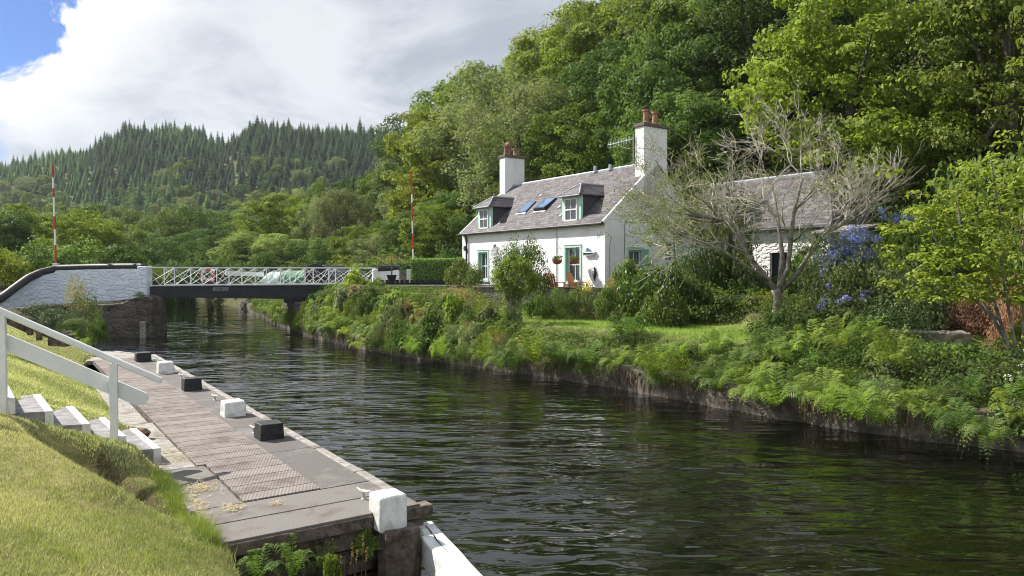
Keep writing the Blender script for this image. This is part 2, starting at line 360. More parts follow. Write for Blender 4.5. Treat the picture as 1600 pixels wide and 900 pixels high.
def ground(X, Y):
    X = np.asarray(X, float); Y = np.asarray(Y, float)
    dL = segdist(X, Y, Lpts); dR = segdist(X, Y, Rpts); inc = inpoly(X, Y, POLY)
    left = dL < dR
    # left bank
    hy = np.hypot(X, Y); cap = -1.56+.010*np.clip(hy-8, 0, 20)
    cap = np.where(Y < 4, -1.6, cap)
    raw = -2.66+.46*dL
    zl = cap-np.log1p(np.exp((cap-raw)*4.))/4*1.0
    zl = zl+.03*wob(X, Y, 1.5)+.012*wob(X, Y, 6)
    # turf lies nearly level with the treads of the steps
    qx, qy = X+4.79, Y-10.0; ua = -(qx*.929+qy*.370); va = -qx*.611+qy*.7915
    strip = sm((va+1.0)/.7)*(1-sm((va-1.7)/.8)); ramp = sm((ua-.05)/.3)*(1-sm((ua-3.2)/1.5))
    zl = zl+.20*strip*ramp
    foot = (va > -.05) & (va < 1.70) & (ua > -.05) & (ua < 2.25); zl = np.where(foot, np.minimum(zl, -2.40+.476*np.clip(ua-.42, -.2, 3)-.10), zl)
    # hollow in the grass beside the steps, with a mown lip on its near side
    a = np.array((-5.35, 8.75)); b = np.array((-3.75, 7.75)); d = b-a; t = np.clip(((X-a[0])*d[0]+(Y-a[1])*d[1])/(d@d), 0, 1)
    e = np.hypot(X-a[0]-t*d[0], Y-a[1]-t*d[1]); zl = zl-.36*np.exp(-(e/.31)**2)
    e2 = np.hypot(X-a[0]-t*d[0]+.28, Y-a[1]-t*d[1]+.55); zl = zl+.20*np.exp(-(e2/.45)**2)
    # right bank and garden
    s = dR-.25
    lawn = -1.9+.85*sm((Y-29)/6)+0*X
    zr = -2.7+(lawn+2.7)*sm(s/1.7)
    gard = sm((s-5.2)/2.2)*sm((Y-20)/8); zr = zr+(-1.05-lawn)*gard
    zr = zr+.04*wob(X, Y, 1.2)
    q = -((X-3.0)*.636-(Y-21.5)*.77)
    gq = 1-sm((q-38)/52)
    p = dR-14.2
    hill = .70*(np.sqrt(p*p+9)+p-3*0)/2*gq
    hill = np.where(p > -8, hill, 0); hill = np.minimum(hill, 75)
    zr = zr+hill*(1+.05*wob(X, Y, .05))
    z = np.where(left, zl, zr)
    # valley floor and far hill
    Yc = np.maximum(Y, 1); pxx = 800+F0*X/Yc
    rt = np.interp(pxx, SKX, SKT)
    u = (Y-190)/270.
    far = np.where(Y > 150, rt*np.minimum(Y, 470)*sm(u)*.97 + sm((Y-100)/120)*4, sm((Y-100)/120)*4)
    far = far-np.clip(Y-480, 0, 900)*.05
    far = far*(1+.02*wob(X, Y, .02))
    z = z+np.where(pxx < 900, far, far*0+sm((Y-100)/120)*4)
    z = np.where(inc, -4.5, z)
    z = np.where((~inc) & (~left) & (dR < .28), -4.5, z)
    z = np.where((~inc) & left & (dL < .12) & (Y > 22), -4.5, z)
    return z
def gz(x, y): return float(ground(np.array([x]), np.array([y]))[0])
def hit(px, py, y0=3., y1=700.):
    """first terrain point seen at a photo pixel (used to read positions off the photograph)"""
    Y = np.geomspace(y0, y1, 900); k = (px-800)/F0; t = (HZ-py)/F0
    z = ground(k*Y, Y); b = np.where(t*Y <= z)[0]
    Y_ = Y[b[0]] if len(b) else y1
    return k*Y_, Y_, gz(k*Y_, Y_)
def axis(segs):
    r = []
    for a, b, st in segs: r += list(np.arange(a, b-1e-6, st))
    return np.array(r+[segs[-1][1]])
xs = axis([(-900,-700,60),(-700,-260,14),(-260,-90,6),(-90,-27,1.5),(-27,-13.6,.4),(-13.6,2.4,.14),(2.4,18,.3),(18,60,1.5),(60,200,7),(200,900,65)])
ys = axis([(-60,0,5),(0,4,.5),(4,13,.12),(13,30,.22),(30,60,.6),(60,140,2),(140,520,7),(520,1060,60)])
XX, YY = np.meshgrid(xs, ys, indexing='ij'); ZZ = ground(XX, YY)
V = np.stack([XX.ravel(), YY.ravel(), ZZ.ravel()], 1); nx, ny = len(xs), len(ys)
I = np.arange(nx*ny).reshape(nx, ny); Fq = np.stack([I[:-1,:-1].ravel(), I[1:,:-1].ravel(), I[1:,1:].ravel(), I[:-1,1:].ravel()], 1)
me = npmesh('terrain', V, Fq, smooth=True)
dLg = segdist(XX, YY, Lpts).ravel(); dRg = segdist(XX, YY, Rpts).ravel(); leftg = dLg < dRg
Yf, Xf = YY.ravel(), XX.ravel()
forest = np.where(leftg, sm((Yf-34)/5)*(1-sm((Yf-200)/80)*.4), sm((dRg-5.6)/1.2))
forest = np.maximum(forest, np.where(leftg, 0, np.where((dRg < 1.8) | (Yf > 30), .8, 0)))
forest = np.where(Yf > 150, np.where((wob(Xf, Yf, .03) > .15) & (Yf < 300), .0, .55), forest)
a = np.array((-5.1, 8.98)); b = np.array((-3.75, 8.05)); d_ = b-a; t_ = np.clip(((Xf-a[0])*d_[0]+(Yf-a[1])*d_[1])/(d_@d_), 0, 1)
e_ = np.hypot(Xf-a[0]-t_*d_[0], Yf-a[1]-t_*d_[1]); bare = np.exp(-((e_+.07*wob(Xf, Yf, 9))/.19)**2)
ca = me.attributes.new('cover', 'FLOAT_COLOR', 'POINT'); ca.data.foreach_set('color', np.stack([forest, bare, bare*0, bare*0+1], 1).astype(np.float32).ravel())
ground_o = tag(link('ground', me, M['ground']), 'grassy canal banks, garden ground and wooded hillsides', kind='structure')
# water sheet
wm = MB().add([(-400,-120,WZ),(200,-120,WZ),(200,230,WZ),(-400,230,WZ)], [(0,1,2,3)])
tag(wm.build('water', M['water']), 'dark rippled canal water reflecting cloud and trees', kind='structure')

# ------------------------------------------------------------------ foliage generators
def unit(rs, n): d = rs.normal(size=(n, 3)); return d/np.linalg.norm(d, axis=1, keepdims=True)
def leaves(C, N, L, Wd, rs, fold=.18, v=None, T=None):
    n = len(C); L = np.broadcast_to(L, n)[:, None]; Wd = np.broadcast_to(Wd, n)[:, None]
    if T is None: T = np.cross(N, unit(rs, n))
    T = T/(np.linalg.norm(T, axis=1, keepdims=True)+1e-9); Bn = np.cross(N, T)
    a = C-T*L/2; c = C+T*L/2; b = C+Bn*Wd/2+N*fold*L; d = C-Bn*Wd/2+N*fold*L
    V = np.stack([a, b, c, d], 1).reshape(-1, 3); F = np.arange(4*n).reshape(n, 4)
    if v is None: v = rs.rand(n)
    return V, F, np.repeat(v, 4)
def puffs(rs, cs, rr, per, L, flat=.75, up=.3, asp=.62):
    k = len(cs); n = k*per; c = np.repeat(cs, per, 0); r = np.repeat(rr, per)[:, None]
    d = unit(rs, n); d[:, 2] = d[:, 2]*.85+.2; d /= np.linalg.norm(d, axis=1, keepdims=True)
    pos = c+d*r*(.5+.55*rs.rand(n, 1)**.6)*np.array([1, 1, flat])
    N = d*.8+unit(rs, n)*.65+np.array([0, 0, up]); N /= np.linalg.norm(N, axis=1, keepdims=True)
    Ls = L*(.65+.7*rs.rand(n)); v = np.clip(np.repeat(rs.rand(k), per)*.45+rs.rand(n)*.6, 0, 1)
    return leaves(pos, N, Ls, Ls*asp, rs, v=v)
def tree_proto(name, seed, H=12, R=4.5, low=.02, npuff=120, per=90, L=.34, flat=.7, asp=.62, shape=1.0):
    rs = np.random.RandomState(seed); zc = H*(low+1)/2; hz = H*(1-low)/2
    # lobed envelope: a few big lobes, puffs on their surfaces
    lobes = []
    nl = 11
    for i in range(nl):
        u = (i+.5)/nl; z = -1+1.8*u; rr = math.sqrt(max(.05, 1-(z*.95)**2))**shape*.60; an = 2.4*i+rs.rand()
        lobes.append((rr*math.cos(an)*R, rr*math.sin(an)*R, zc+z*hz*.80, R*(.40+.16*rs.rand())))
    lobes.append((0, 0, zc+hz*.62, R*.42))
    cs, rr = [], []
    for i in range(npuff):
        lx, ly, lz, lr = lobes[rs.randint(len(lobes))]
        d = unit(rs, 1)[0]; d[2] = d[2]*.8+.12
        o = np.array([lx, ly, 0]); o = o/(np.linalg.norm(o)+.01)*.35; d = d+o; d /= np.linalg.norm(d)
        cs.append((lx+d[0]*lr*.95, ly+d[1]*lr*.95, min(H*.985, max(H*low*.5, lz+d[2]*lr*.9)))); rr.append(R*(.13+.11*rs.rand()))
    cs = np.array(cs); rr = np.array(rr)
    Vv, Ff, v = puffs(rs, cs, rr, per, L, flat, asp=asp)
    crown = npmesh(name+'_crown', Vv, Ff, v)
    t = MB(); lean = (rs.rand(2)-.5)*.06*H
    tp = [(lean[0]*u*u, lean[1]*u*u, -1.2+(H*.72+1.2)*u) for u in np.linspace(0, 1, 7)]
    t.tube(tp, [.034*H*(1-.75*u)*(1.35 if u == 0 else 1) for u in np.linspace(0, 1, 7)], 7)
    for i in range(12):
        u = .3+.6*rs.rand(); b = Vector(tp[0]).lerp(Vector(tp[-1]), u); e = Vector(cs[rs.randint(len(cs))])
        m_ = b.lerp(e, .5)+Vector((0, 0, -.03*H+.05*H*rs.rand())); t.tube([b, m_, e], [.013*H, .008*H, .003*H], 5, False)
    me = bpy.data.meshes.new(name+'_trunk'); me.from_pydata(t.v, [], t.f); me.update()
    me.materials.append(M['bark']); crown.materials.append(LM['oak'])
    return crown, me, H, R
def conifer_arrays(seed, H=20, R=2.8, lev=24, br=9, bare=.1, ragged=.15, droop=.35):
    rs = np.random.RandomState(seed); C = []; Vs = []; Fs = []; vs = []; o = 0
    for i in range(lev):
        u = (i+.3*rs.rand())/lev; z = H*(bare+(1-bare)*u); r = R*(1-u)**.85*(1-.25*(i % 3 == 0))+.12
        for k in range(br):
            an = 2*math.pi*(k+rs.rand()*.8)/br+i*1.3; rr = r*(1-ragged+2*ragged*rs.rand()); dx, dy = math.cos(an), math.sin(an)
            w = .40*rr+.10; dz = -droop*rr
            a = (0, 0, z+.25); b = (dx*rr*.55-dy*w, dy*rr*.55+dx*w, z+dz*.35-.1); c = (dx*rr, dy*rr, z+dz); d = (dx*rr*.55+dy*w, dy*rr*.55-dx*w, z+dz*.35-.1)
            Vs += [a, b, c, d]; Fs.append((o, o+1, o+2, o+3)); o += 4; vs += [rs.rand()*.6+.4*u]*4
    return np.array(Vs), np.array(Fs), np.array(vs)

ALBL = []     # (object, noun phrase, place phrase, px) -> labels written once everything stands
def autolabel(o, what, where, cat, group=None):
    x, y, z = o.location; px = 800+F0*x/max(y, .5); tag(o, None, cat, group); ALBL.append((o, what, where, px))
ORD = ['leftmost', 'second from left', 'third from left', 'fourth from left', 'fifth from left', 'sixth from left', 'seventh from left', 'eighth from left', 'ninth from left', 'tenth from left']
def ords(n):
    if n <= 10: r = ORD[:n]
    else:
        W_ = ['', 'second ', 'third ', 'fourth ', 'fifth ', 'sixth ', 'seventh ', 'eighth ', 'ninth ', 'tenth ', 'eleventh ', 'twelfth ', 'thirteenth ', 'fourteenth ', 'fifteenth ', 'sixteenth ', 'seventeenth ', 'eighteenth ', 'nineteenth ', 'twentieth ']
        h = n//2; r = [('leftmost' if i == 0 else W_[min(i, 19)]+'from left') for i in range(h)] + [('rightmost' if i == 0 else W_[min(i, 19)]+'from right') for i in range(n-h)][::-1]
        return r
    r = list(r); r[-1] = 'rightmost'; return r

SP = {'oak': 'broad oak-like tree', 'dark': 'dark green leafy tree', 'bright': 'bright yellow-green tree', 'pale': 'pale feathery tree', 'mid': 'rounded green tree'}
PRO = {k: [tree_proto('tree', 11+i*7+j, **kw) for j in range(2)] for i, (k, kw) in enumerate({
    'oak': dict(H=12, R=4.9, npuff=230, per=120, L=.25, flat=.55),
    'dark': dict(H=13, R=4.4, npuff=210, per=115, L=.23, flat=.65),
    'pale': dict(H=12, R=4.0, npuff=230, per=105, L=.21, flat=1.0, asp=.45),
    'mid': dict(H=11, R=4.6, npuff=210, per=115, L=.23, flat=.6)}.items())}
PRO['bright'] = [tree_proto('tree', 77+j, H=12, R=5.0, npuff=240, per=115, L=.26, flat=.5) for j in range(2)]
def setmat(o, m):
    o.material_slots[0].link = 'OBJECT'; o.material_slots[0].material = m
rnd = random.Random(3)
def tree(sp, x, y, H, Wd, where, group, z=None, j=None, nm='broadleaf_tree'):
    cr, tr, h0, r0 = PRO[sp][rnd.randrange(len(PRO[sp])) if j is None else j]
    r = root(nm, (x, y, gz(x, y) if z is None else z), rnd.uniform(0, 6.28)); r.scale = (Wd/2/r0, Wd/2/r0, H/h0)
    t = bpy.data.objects.new('trunk', tr); COL.objects.link(t); t.parent = r
    c = bpy.data.objects.new('crown', cr); COL.objects.link(c); c.parent = r; setmat(c, LM[sp])
    autolabel(r, SP[sp], where, 'tree', group); return r

# ------------------------------------------------------------------ wooded hill behind the cottage
def hill_where(px, py):
    if px < 560: return 'at low end of the wood'
    if px < 715: return ('skyline' if py < 200 else 'upper' if py < 270 else 'lower')+' wood left of cottage'
    if px < 960: return ('skyline' if py < 80 else 'upper' if py < 160 else 'lower')+' wood behind cottage roof'
    if px < 1180: return ('top' if py < 40 else 'upper' if py < 120 else 'lower')+' wood behind right chimney'
    return ('top' if py < 40 else 'upper' if py < 120 else 'lower')+' wood behind bare tree'
pts = []
tries = 0
rr_ = random.Random(21)
while tries < 9000 and len(pts) < 270:
    tries += 1
    y = rr_.uniform(26, 118); x = rr_.uniform(-22, 70); px = 800+F0*x/y
    if px < 470 or px > 1750: continue
    dR = float(segdist(np.array([x]), np.array([y]), Rpts)[0])
    if dR < 17.0 or dR > 62: continue
    z = gz(x, y); 
    top = HZ-F0*(z+9)/y; base = HZ-F0*z/y
    if base < -60: continue
    q = -((x-3.0)*.636-(y-21.5)*.77)
    if q > 88: continue
    dmin = 5.1+.030*(dR-16)
    if any((x-a)**2+(y-b)**2 < dmin**2 for a, b, *_ in pts): continue
    pts.append((x, y, z, dR, px, top))
for x, y, z, dR, px, top in pts:
    sp = rr_.choices(['oak', 'dark', 'bright', 'pale', 'mid'], [30, 26, 17, 12, 20])[0]
    H = rr_.choice([rr_.uniform(10, 13), rr_.uniform(12.5, 17.5)])*(.85 if dR < 20 else 1)
    if y < 50: H *= .85
    tree(sp, x, y, H, H*rr_.uniform(.66, .86), hill_where(px, HZ-F0*(z+H*.75)/y), 'trees of the wood on the hill behind the cottage')
# ------------------------------------------------------------------ trees of the valley beyond the bridge, read off the photograph: px, depth, top row, width px, species
for px, Y, top, w, sp in [
    (-30, 62, 322, 120, 'mid'), (28, 66, 318, 90, 'oak'), (10, 55, 392, 70, 'bright'), (75, 74, 335, 90, 'mid'), (128, 64, 326, 105, 'bright'), (172, 70, 342, 90, 'mid'),
    (212, 88, 352, 80, 'pale'), (240, 78, 362, 90, 'dark'), (285, 84, 356, 80, 'dark'), (330, 92, 352, 90, 'dark'), (262, 112, 328, 80, 'mid'), (300, 118, 316, 90, 'dark'), (345, 125, 330, 80, 'mid'),
    (200, 125, 322, 80, 'mid'), (150, 120, 316, 80, 'oak'), (90, 118, 318, 80, 'mid'), (45, 120, 322, 80, 'pale'),
    (425, 92, 306, 105, 'bright'), (470, 100, 318, 80, 'bright'), (385, 80, 360, 95, 'lime'), (440, 78, 366, 80, 'lime'), (480, 76, 372, 70, 'mid'), (382, 110, 332, 60, 'mid'),
    (505, 88, 300, 70, 'pale'), (535, 84, 292, 85, 'pale'), (560, 92, 268, 80, 'dark'), (500, 120, 285, 70, 'oak'), (455, 135, 288, 70, 'pale'), (600, 74, 345, 85, 'mid'), (590, 66, 362, 80, 'pale'), (560, 70, 350, 70, 'bright'),
    (680, 60, 318, 95, 'bright'), (640, 64, 330, 80, 'mid'), (700, 66, 295, 90, 'mid'), (520, 72, 368, 70, 'mid'), (735, 58, 330, 60, 'dark'), (665, 78, 262, 100, 'oak')]:
    x = (px-800)/F0*Y; z = gz(x, Y); H = (HZ-top)/F0*Y-z; wd = w/F0*Y*1.08
    spp = {'lime': 'bright'}.get(sp, sp); n0_ = None
    where = 'beyond left bridge wall' if px < 215 else 'beyond bridge span' if px < 500 else 'beyond right bridge end' if px < 640 else 'left of cottage'
    tree(spp, x, Y, H, wd, ('nearer, ' if Y < 90 else 'farther, ')+where, 'broadleaf trees across the valley')
    if sp == 'lime': setmat(bpy.data.objects[COL.objects[-1].name], LM['fresh'])
# lower slopes of the far hill
n_far = 0; fpts = []
rf = random.Random(8)
while n_far < 270:
    Y = rf.uniform(135, 372); px = rf.uniform(-60, 600); x = (px-800)/F0*Y
    if segdist(np.array([x]), np.array([Y]), Lpts)[0] < 9 or segdist(np.array([x]), np.array([Y]), Rpts)[0] < 9: continue
    if any((x-a)**2+(Y-b)**2 < (8.2 if Y < 250 else 7.2)**2 for a, b in fpts): n_far += .02; continue
    fpts.append((x, Y)); n_far += 1
    if Y > 330 and not (math.sin(px*.03)+math.sin(px*.013+2) > .1): n_far -= 1; continue
    H = rf.uniform(8, 12)*(.8 if Y > 280 else 1); tree(rf.choice(['mid', 'pale', 'oak', 'pale', 'dark', 'bright']), x, Y, H, H*rf.uniform(.8, 1.05),
        ('lower' if Y < 190 else 'upper' if Y > 235 else 'middle')+' foot of far hill, '+('left' if px < 180 else 'centre' if px < 400 else 'right'), 'broadleaf trees at the foot of the far hill')
# conifers of the far hill
CP = []
for i, kw in enumerate([dict(H=18, R=3.9, lev=24, br=10), dict(H=19, R=3.4, lev=24, br=9, ragged=.3), dict(H=16, R=3.7, lev=22, br=10), dict(H=18, R=2.7, lev=17, br=7, bare=.34, ragged=.4)]):
    Vv, Ff, vv = conifer_arrays(40+i, **kw); tm = MB().tube([(0, 0, -1), (0, 0, kw['H']*.97)], [.22, .02], 5)
    n0 = len(Vv); Vt = np.vstack([Vv, np.array(tm.v)]); me = bpy.data.meshes.new('conifer')
    me.from_pydata(Vt.tolist(), [], Ff.tolist()+[tuple(int(i)+n0 for i in f) for f in tm.f]); at = me.attributes.new('v', 'FLOAT', 'POINT'); at.data.foreach_set('value', np.concatenate([vv, np.zeros(len(tm.v))]).astype(np.float32))
    me.materials.append(LM['fir']); me.materials.append(M['bark'])
    for i_, p_ in enumerate(me.polygons):
        if i_ >= len(Ff): p_.material_index = 1
    CP.append((Vv, Ff, vv, me))
cpts = []; rc = random.Random(4)
def cell(x, y): return (int(x//4.2), int(y//4.2))
occ = {}
for _ in range(40000):
    Y = rc.uniform(235, 492); px = rc.uniform(-90, 640); x = (px-800)/F0*Y
    # broadleaf tongues reach up at places; conifers start higher there
    lim = 300+26*math.sin(px*.019+1)+20*math.sin(px*.051)+(40 if px < 130 else 0)
    if Y < lim: continue
    if px > 430 and Y > 462 and rc.random() < .8: continue
    if 335 < px < 362 and Y > 440 and rc.random() < .6: continue
    cx, cy = cell(x, Y); dm = 3.7 if px < 160 else 4.1
    if any((x-a)**2+(Y-b)**2 < dm*dm for i in (-1, 0, 1) for j in (-1, 0, 1) for a, b in occ.get((cx+i, cy+j), ())): continue
    occ.setdefault((cx, cy), []).append((x, Y)); cpts.append((x, Y, px))
cpts.sort(key=lambda c: c[1]); cz = ground(np.array([c[0] for c in cpts]), np.array([c[1] for c in cpts]))
SV, SF, Sv = [], [], []; o_ = 0; nind = 0
LV, LF, Lv = [], [], []; ol = 0
for i, (x, Y, px) in enumerate(cpts):
    k = rc.choice([0, 0, 1, 2]) if Y < 455 else rc.choice([0, 1, 1, 3, 3])
    larch = (150+120*math.sin(Y*.02) < px < 330+60*math.sin(Y*.03)) and Y < 440 or (px < 140 and Y < 480)
    s = rc.choice([rc.uniform(.40, .62), rc.uniform(.55, .80)])*(1.05 if 150 < px < 350 or px > 380 else .72)*(rc.choice([1, 1, 1.25]) if Y > 440 else 1); sz = s*rc.uniform(.85, 1.1); s *= rc.uniform(1.0, 1.3); sz *= .88; s *= .92
    if nind < 285:
        o = bpy.data.objects.new('conifer', CP[k][3]); COL.objects.link(o); o.location = (x, Y, cz[i]); o.scale = (s, s, sz); o.rotation_euler = (0, 0, rc.uniform(0, 6))
        if larch: setmat(o, LM['larch'])
        tag(o, ('green larch-like conifer' if larch else 'dark spire-shaped conifer')+' in the front ranks of the forest on the far hill', 'conifer', 'conifers in the front ranks of the far forest'); nind += 1; continue
    Vv, Ff, vv, _m = CP[k]; a = rc.uniform(0, 6); R2 = np.array([[math.cos(a), -math.sin(a)], [math.sin(a), math.cos(a)]])
    V2 = np.column_stack([Vv[:, :2]@R2.T*s, Vv[:, 2]*sz])+np.array([x, Y, cz[i]])
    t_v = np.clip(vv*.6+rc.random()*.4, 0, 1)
    if larch: LV.append(V2); LF.append(Ff+ol); Lv.append(t_v); ol += len(V2)
    else: SV.append(V2); SF.append(Ff+o_); Sv.append(t_v); o_ += len(V2)
tag(link('conifer_forest', npmesh('conifer_forest', np.vstack(SV), np.vstack(SF), np.concatenate(Sv)), LM['fir']), 'dark conifer forest covering the far hill up to its skyline', 'forest', kind='stuff')
if LV: tag(link('larch_forest', npmesh('larch_forest', np.vstack(LV), np.vstack(LF), np.concatenate(Lv)), LM['larch']), 'lighter green conifer plantation on the left of the far hill', 'forest', kind='stuff')

#==PART2==

# ================================================================== quay
DV = lambda a, b, z: (*dk(a, b), z)
QZ = -2.6
def quad_sheet(name, a0, a1, b0, b1, z, mat, parent, th=.10, bev=.008, na=1):
    mb = MB()
    A = [DV(a0, b0, z), DV(a0, b1, z), DV(a1, b1, z), DV(a1, b0, z)]
    mb.add([(x, y, z-th) for x, y, _ in A]+A, [(0,1,2,3)[::-1],(4,5,6,7),(0,1,5,4),(1,2,6,5),(2,3,7,6),(3,0,4,7)])
    o = mb.build(name, mat, parent, bevel=bev); return o
quay = tag(root('quay', DV(0, 1, WZ)), 'long concrete quay with ribbed timber decking along the water below the grass bank', 'quay')
def under(o):      # keep world placement while parenting to an Empty that is not at the origin
    o.parent = quay; o.matrix_parent_inverse = quay.matrix_basis.inverted(); return o
from mathutils import Matrix
def par(o, r):
    o.parent = r; o.matrix_parent_inverse = (Matrix.Translation(r.location) @ Matrix.Rotation(r.rotation_euler.z, 4, 'Z')).inverted(); return o
for (a0, a1, b0, b1, m_) in [(0, .56, -.02, 2.15, 'slab'), (.585, 1.15, .0, 2.12, 'slab'), (1.175, 3.1, 1.62, 2.16, 'slab'), (3.12, 4.1, 1.72, 2.13, 'concrete'), (4.12, 5.2, 1.74, 2.14, 'concrete'), (5.22, 6.6, 1.74, 2.16, 'concrete'), (6.62, 12.4, 1.80, 2.18, 'concrete'),
                         (1.175, 3.3, .08, .70, 'tarmac'), (3.31, 5.3, .08, .70, 'tarmac'), (5.31, 8.6, .08, .70, 'tarmac'), (8.61, 12.2, .08, .70, 'tarmac'), (12.21, 17.6, .08, .74, 'tarmac')]:
    par(quad_sheet('slab', a0, a1, b0, b1, QZ, M[m_], None), quay)
def ribdeck(poly, z):
    mb = MB(); A = [DV(a, b, z) for a, b in poly]; n = len(A)
    mb.add(A+[(x, y, z-.12) for x, y, _ in A], [tuple(range(n))[::-1]]+[(i, (i+1) % n, n+(i+1) % n, n+i) for i in range(n)])
    o = mb.build('ribbed_decking', M['ribbed'], None)
    me = o.data; uv = me.uv_layers.new(name='UVMap')
    for l in me.loops:
        c = me.vertices[l.vertex_index].co; r = np.array((c.x, c.y))-D0; uv.data[l.index].uv = (float(r@DB), float(r@DA))
    return par(o, quay)
ribdeck([(1.175, .71), (1.175, 1.60), (3.11, 1.60), (3.11, 1.71), (17.4, 1.74), (17.4, .71)][::1], QZ+.012)
def poly_sheet(name, pts, z, th, mat, parent):
    mb = MB(); n = len(pts); mb.add([(x, y, z) for x, y in pts]+[(x, y, z-th) for x, y in pts], [tuple(range(n)), tuple(range(n, 2*n))[::-1]]+[(i, n+i, n+(i+1) % n, (i+1) % n) for i in range(n)])
    return par(mb.build(name, mat, None), parent)
# far tip of the quay and the stone coping that runs the whole water edge
poly_sheet('quay_end', [dk(17.42, 1.9), dk(17.62, .05), dk(19.7, .75), dk(20.2, 1.2), dk(19.2, 1.9)], QZ-.01, .12, M['concrete'], quay)
cop = MB(); rq = random.Random(2); a = .57
while a < 19.4:
    l = rq.uniform(.5, 1.1); j = rq.uniform(-.012, .012); bb = .0 if a < 17.5 else (a-17.5)*.36
    cop.beam(DV(a, .02+j+bb, QZ-.06), DV(a+l-.015, .02-j+bb+(.0 if a < 17.2 else l*.36), QZ-.06), .13, .14); a += l
par(cop.build('coping', M['concrete'], None, bevel=.015), quay)
fc = MB(); ed = [(.3, .03), (17.6, .03), (20, 1.1)]
for (a0, b0), (a1, b1) in zip(ed[:-1], ed[1:]): fc.beam(DV(a0, b0+.10, QZ-.60), DV(a1, b1+.10, QZ-.60), .16, .94)
par(fc.build('quay_wall', M['wetstone'], None), quay)
# timber edge at the near end
fb = MB(); fb.beam(DV(.06, -.17, QZ-.09), DV(.06, 2.2, QZ-.09), .18, .13); fb.beam(DV(.14, -.1, QZ-.27), DV(.14, 2.5, QZ-.27), .16, .2)
par(fb.build('timber_edge_beam', M['timber'], None, bevel=.012), quay)
fb = MB(); fb.beam(DV(.22, -.02, QZ-.56), DV(.22, 2.6, QZ-.52), .14, .26); fb.beam(DV(.3, -.02, QZ-.92), DV(.3, 2.6, QZ-.9), .14, .34); fb.beam(DV(.4, -.02, QZ-1.3), DV(.4, 2.6, QZ-1.3), .14, .34)
par(fb.build('timber_face_boards', M['timber'], None, bevel=.012), quay)
par(MB().box((-.13,-.13,-.75),(.13,.13,0)).build('timber_strut', M['timber'], None, bevel=.01), quay)
so_ = bpy.data.objects['timber_strut']; so_.matrix_parent_inverse = quay.matrix_basis.inverted(); so_.location = DV(.0, 1.0, QZ-.42); so_.rotation_euler = (0, 0, .2)

# mooring blocks
def block(a, b, w, h, white, label, lean=0, z0=QZ, d=None):
    mb = MB(); d = d or w
    import bmesh
    bm = bmesh.new(); bmesh.ops.create_cube(bm, size=1); bmesh.ops.scale(bm, vec=(w, d, h+.06), verts=bm.verts); bmesh.ops.translate(bm, vec=(0, 0, (h-.06)/2), verts=bm.verts)
    bmesh.ops.subdivide_edges(bm, edges=bm.edges, cuts=3, use_grid_fill=True)
    rz = random.Random(int(a*10))
    for v in bm.verts:
        u = max(0, v.co.z/h); v.co.x *= 1-.05*u; v.co.y *= 1-.05*u
        v.co += Vector([rz.uniform(-.005, .005) for _ in range(3)])
    me = bpy.data.meshes.new('mooring_block'); bm.to_mesh(me); bm.free()
    o = link('mooring_block', me, M['wornwhite' if white else 'black']); o.location = DV(a, b, z0)
    bv = o.modifiers.new('bevel', 'BEVEL'); bv.width = .035 if white else .014; bv.segments = 3
    o.rotation_euler = (0, lean, math.atan2(DA[1], DA[0])+rz.uniform(-.03, .03)); tag(o, label, 'mooring block', 'square mooring blocks along the quay edge'); return o
block(4.27, .42, .37, .25, False, 'black block nearest the camera on the quay edge, with sunlit top')
block(6.5, .42, .38, .27, True, 'white rounded block in the middle of the quay edge, between two black blocks')
block(10.0, .45, .37, .27, False, 'black block in the middle of the quay edge, second black one from the camera')
block(13.3, .45, .38, .29, True, 'farthest white block on the quay, just beyond the handrail end')
block(16.4, .55, .40, .26, False, 'farthest black block at the distant tip of the quay')
block(-.02, .38, .33, .33, True, 'large worn white block on the near corner of the quay above the dark pile', z0=QZ-.13, d=.33)
if 0: lo = MB().box((-.165,-.16,-.42),(.165,.16,.02)).build('mooring_block_foot', M['wornwhite'], None, bevel=.02); lo.location = (0, 0, 0)
if 0: nb_ = [o for o in bpy.data.objects if o.name.startswith('mooring_block') and 'near corner' in o.get('label', '')][0]
if 0: lo.name = 'foot'; lo.parent = nb_; lo.location = (-.02, 0, -.02)
pile = MB(); rz = random.Random(3)
pile.lathe([(.23, -1.6), (.235, -.3), (.225, -.02), (.20, .01), (.05, .0)], (0, 0, 0), 9)
po = pile.build('timber_pile', M['timber'], None); po.location = DV(-.16, .31, QZ-.16); po.scale = (1, .92, 1)
tag(po, 'dark weathered timber pile below the near corner of the quay', 'pile')
# white beam leaving the corner
import bmesh
def roughbeam(name, p, q, w, h, mat, seg=14, amp=.008, bev=.02, seed=1):
    p = Vector(p); q = Vector(q); d = q-p; L = d.length; d.normalize(); r = d.cross(Vector((0,0,1))).normalized(); u = r.cross(d); rz = random.Random(seed)
    mb = MB(); ring = [(-1,-1),(-.3,-1.01),(.3,-1.01),(1,-1),(1.01,0),(1,1),(.35,1.02),(-.3,1.0),(-1,1),(-1.01,0)]
    for i in range(seg+1):
        c = p+d*L*i/seg
        for x, y in ring: mb.v.append(tuple(c+r*(x*w/2+rz.uniform(-amp, amp))+u*(y*h/2+rz.uniform(-amp, amp))))
    n = len(ring)
    for i in range(seg):
        for k in range(n): mb.f.append((i*n+k, i*n+(k+1) % n, (i+1)*n+(k+1) % n, (i+1)*n+k))
    mb.f.append(tuple(range(n))[::-1]); mb.f.append(tuple(seg*n+k for k in range(n)))
    return mb.build(name, mat, None, bevel=bev)
b_ = roughbeam('timber_beam', (-1.04, 8.38, -3.02), (.35, 5.2, -3.06), .27, .30, M['wornwhite'], seed=4)
tag(b_, 'white painted timber beam with cracked top running from the quay corner toward the camera', 'beam')
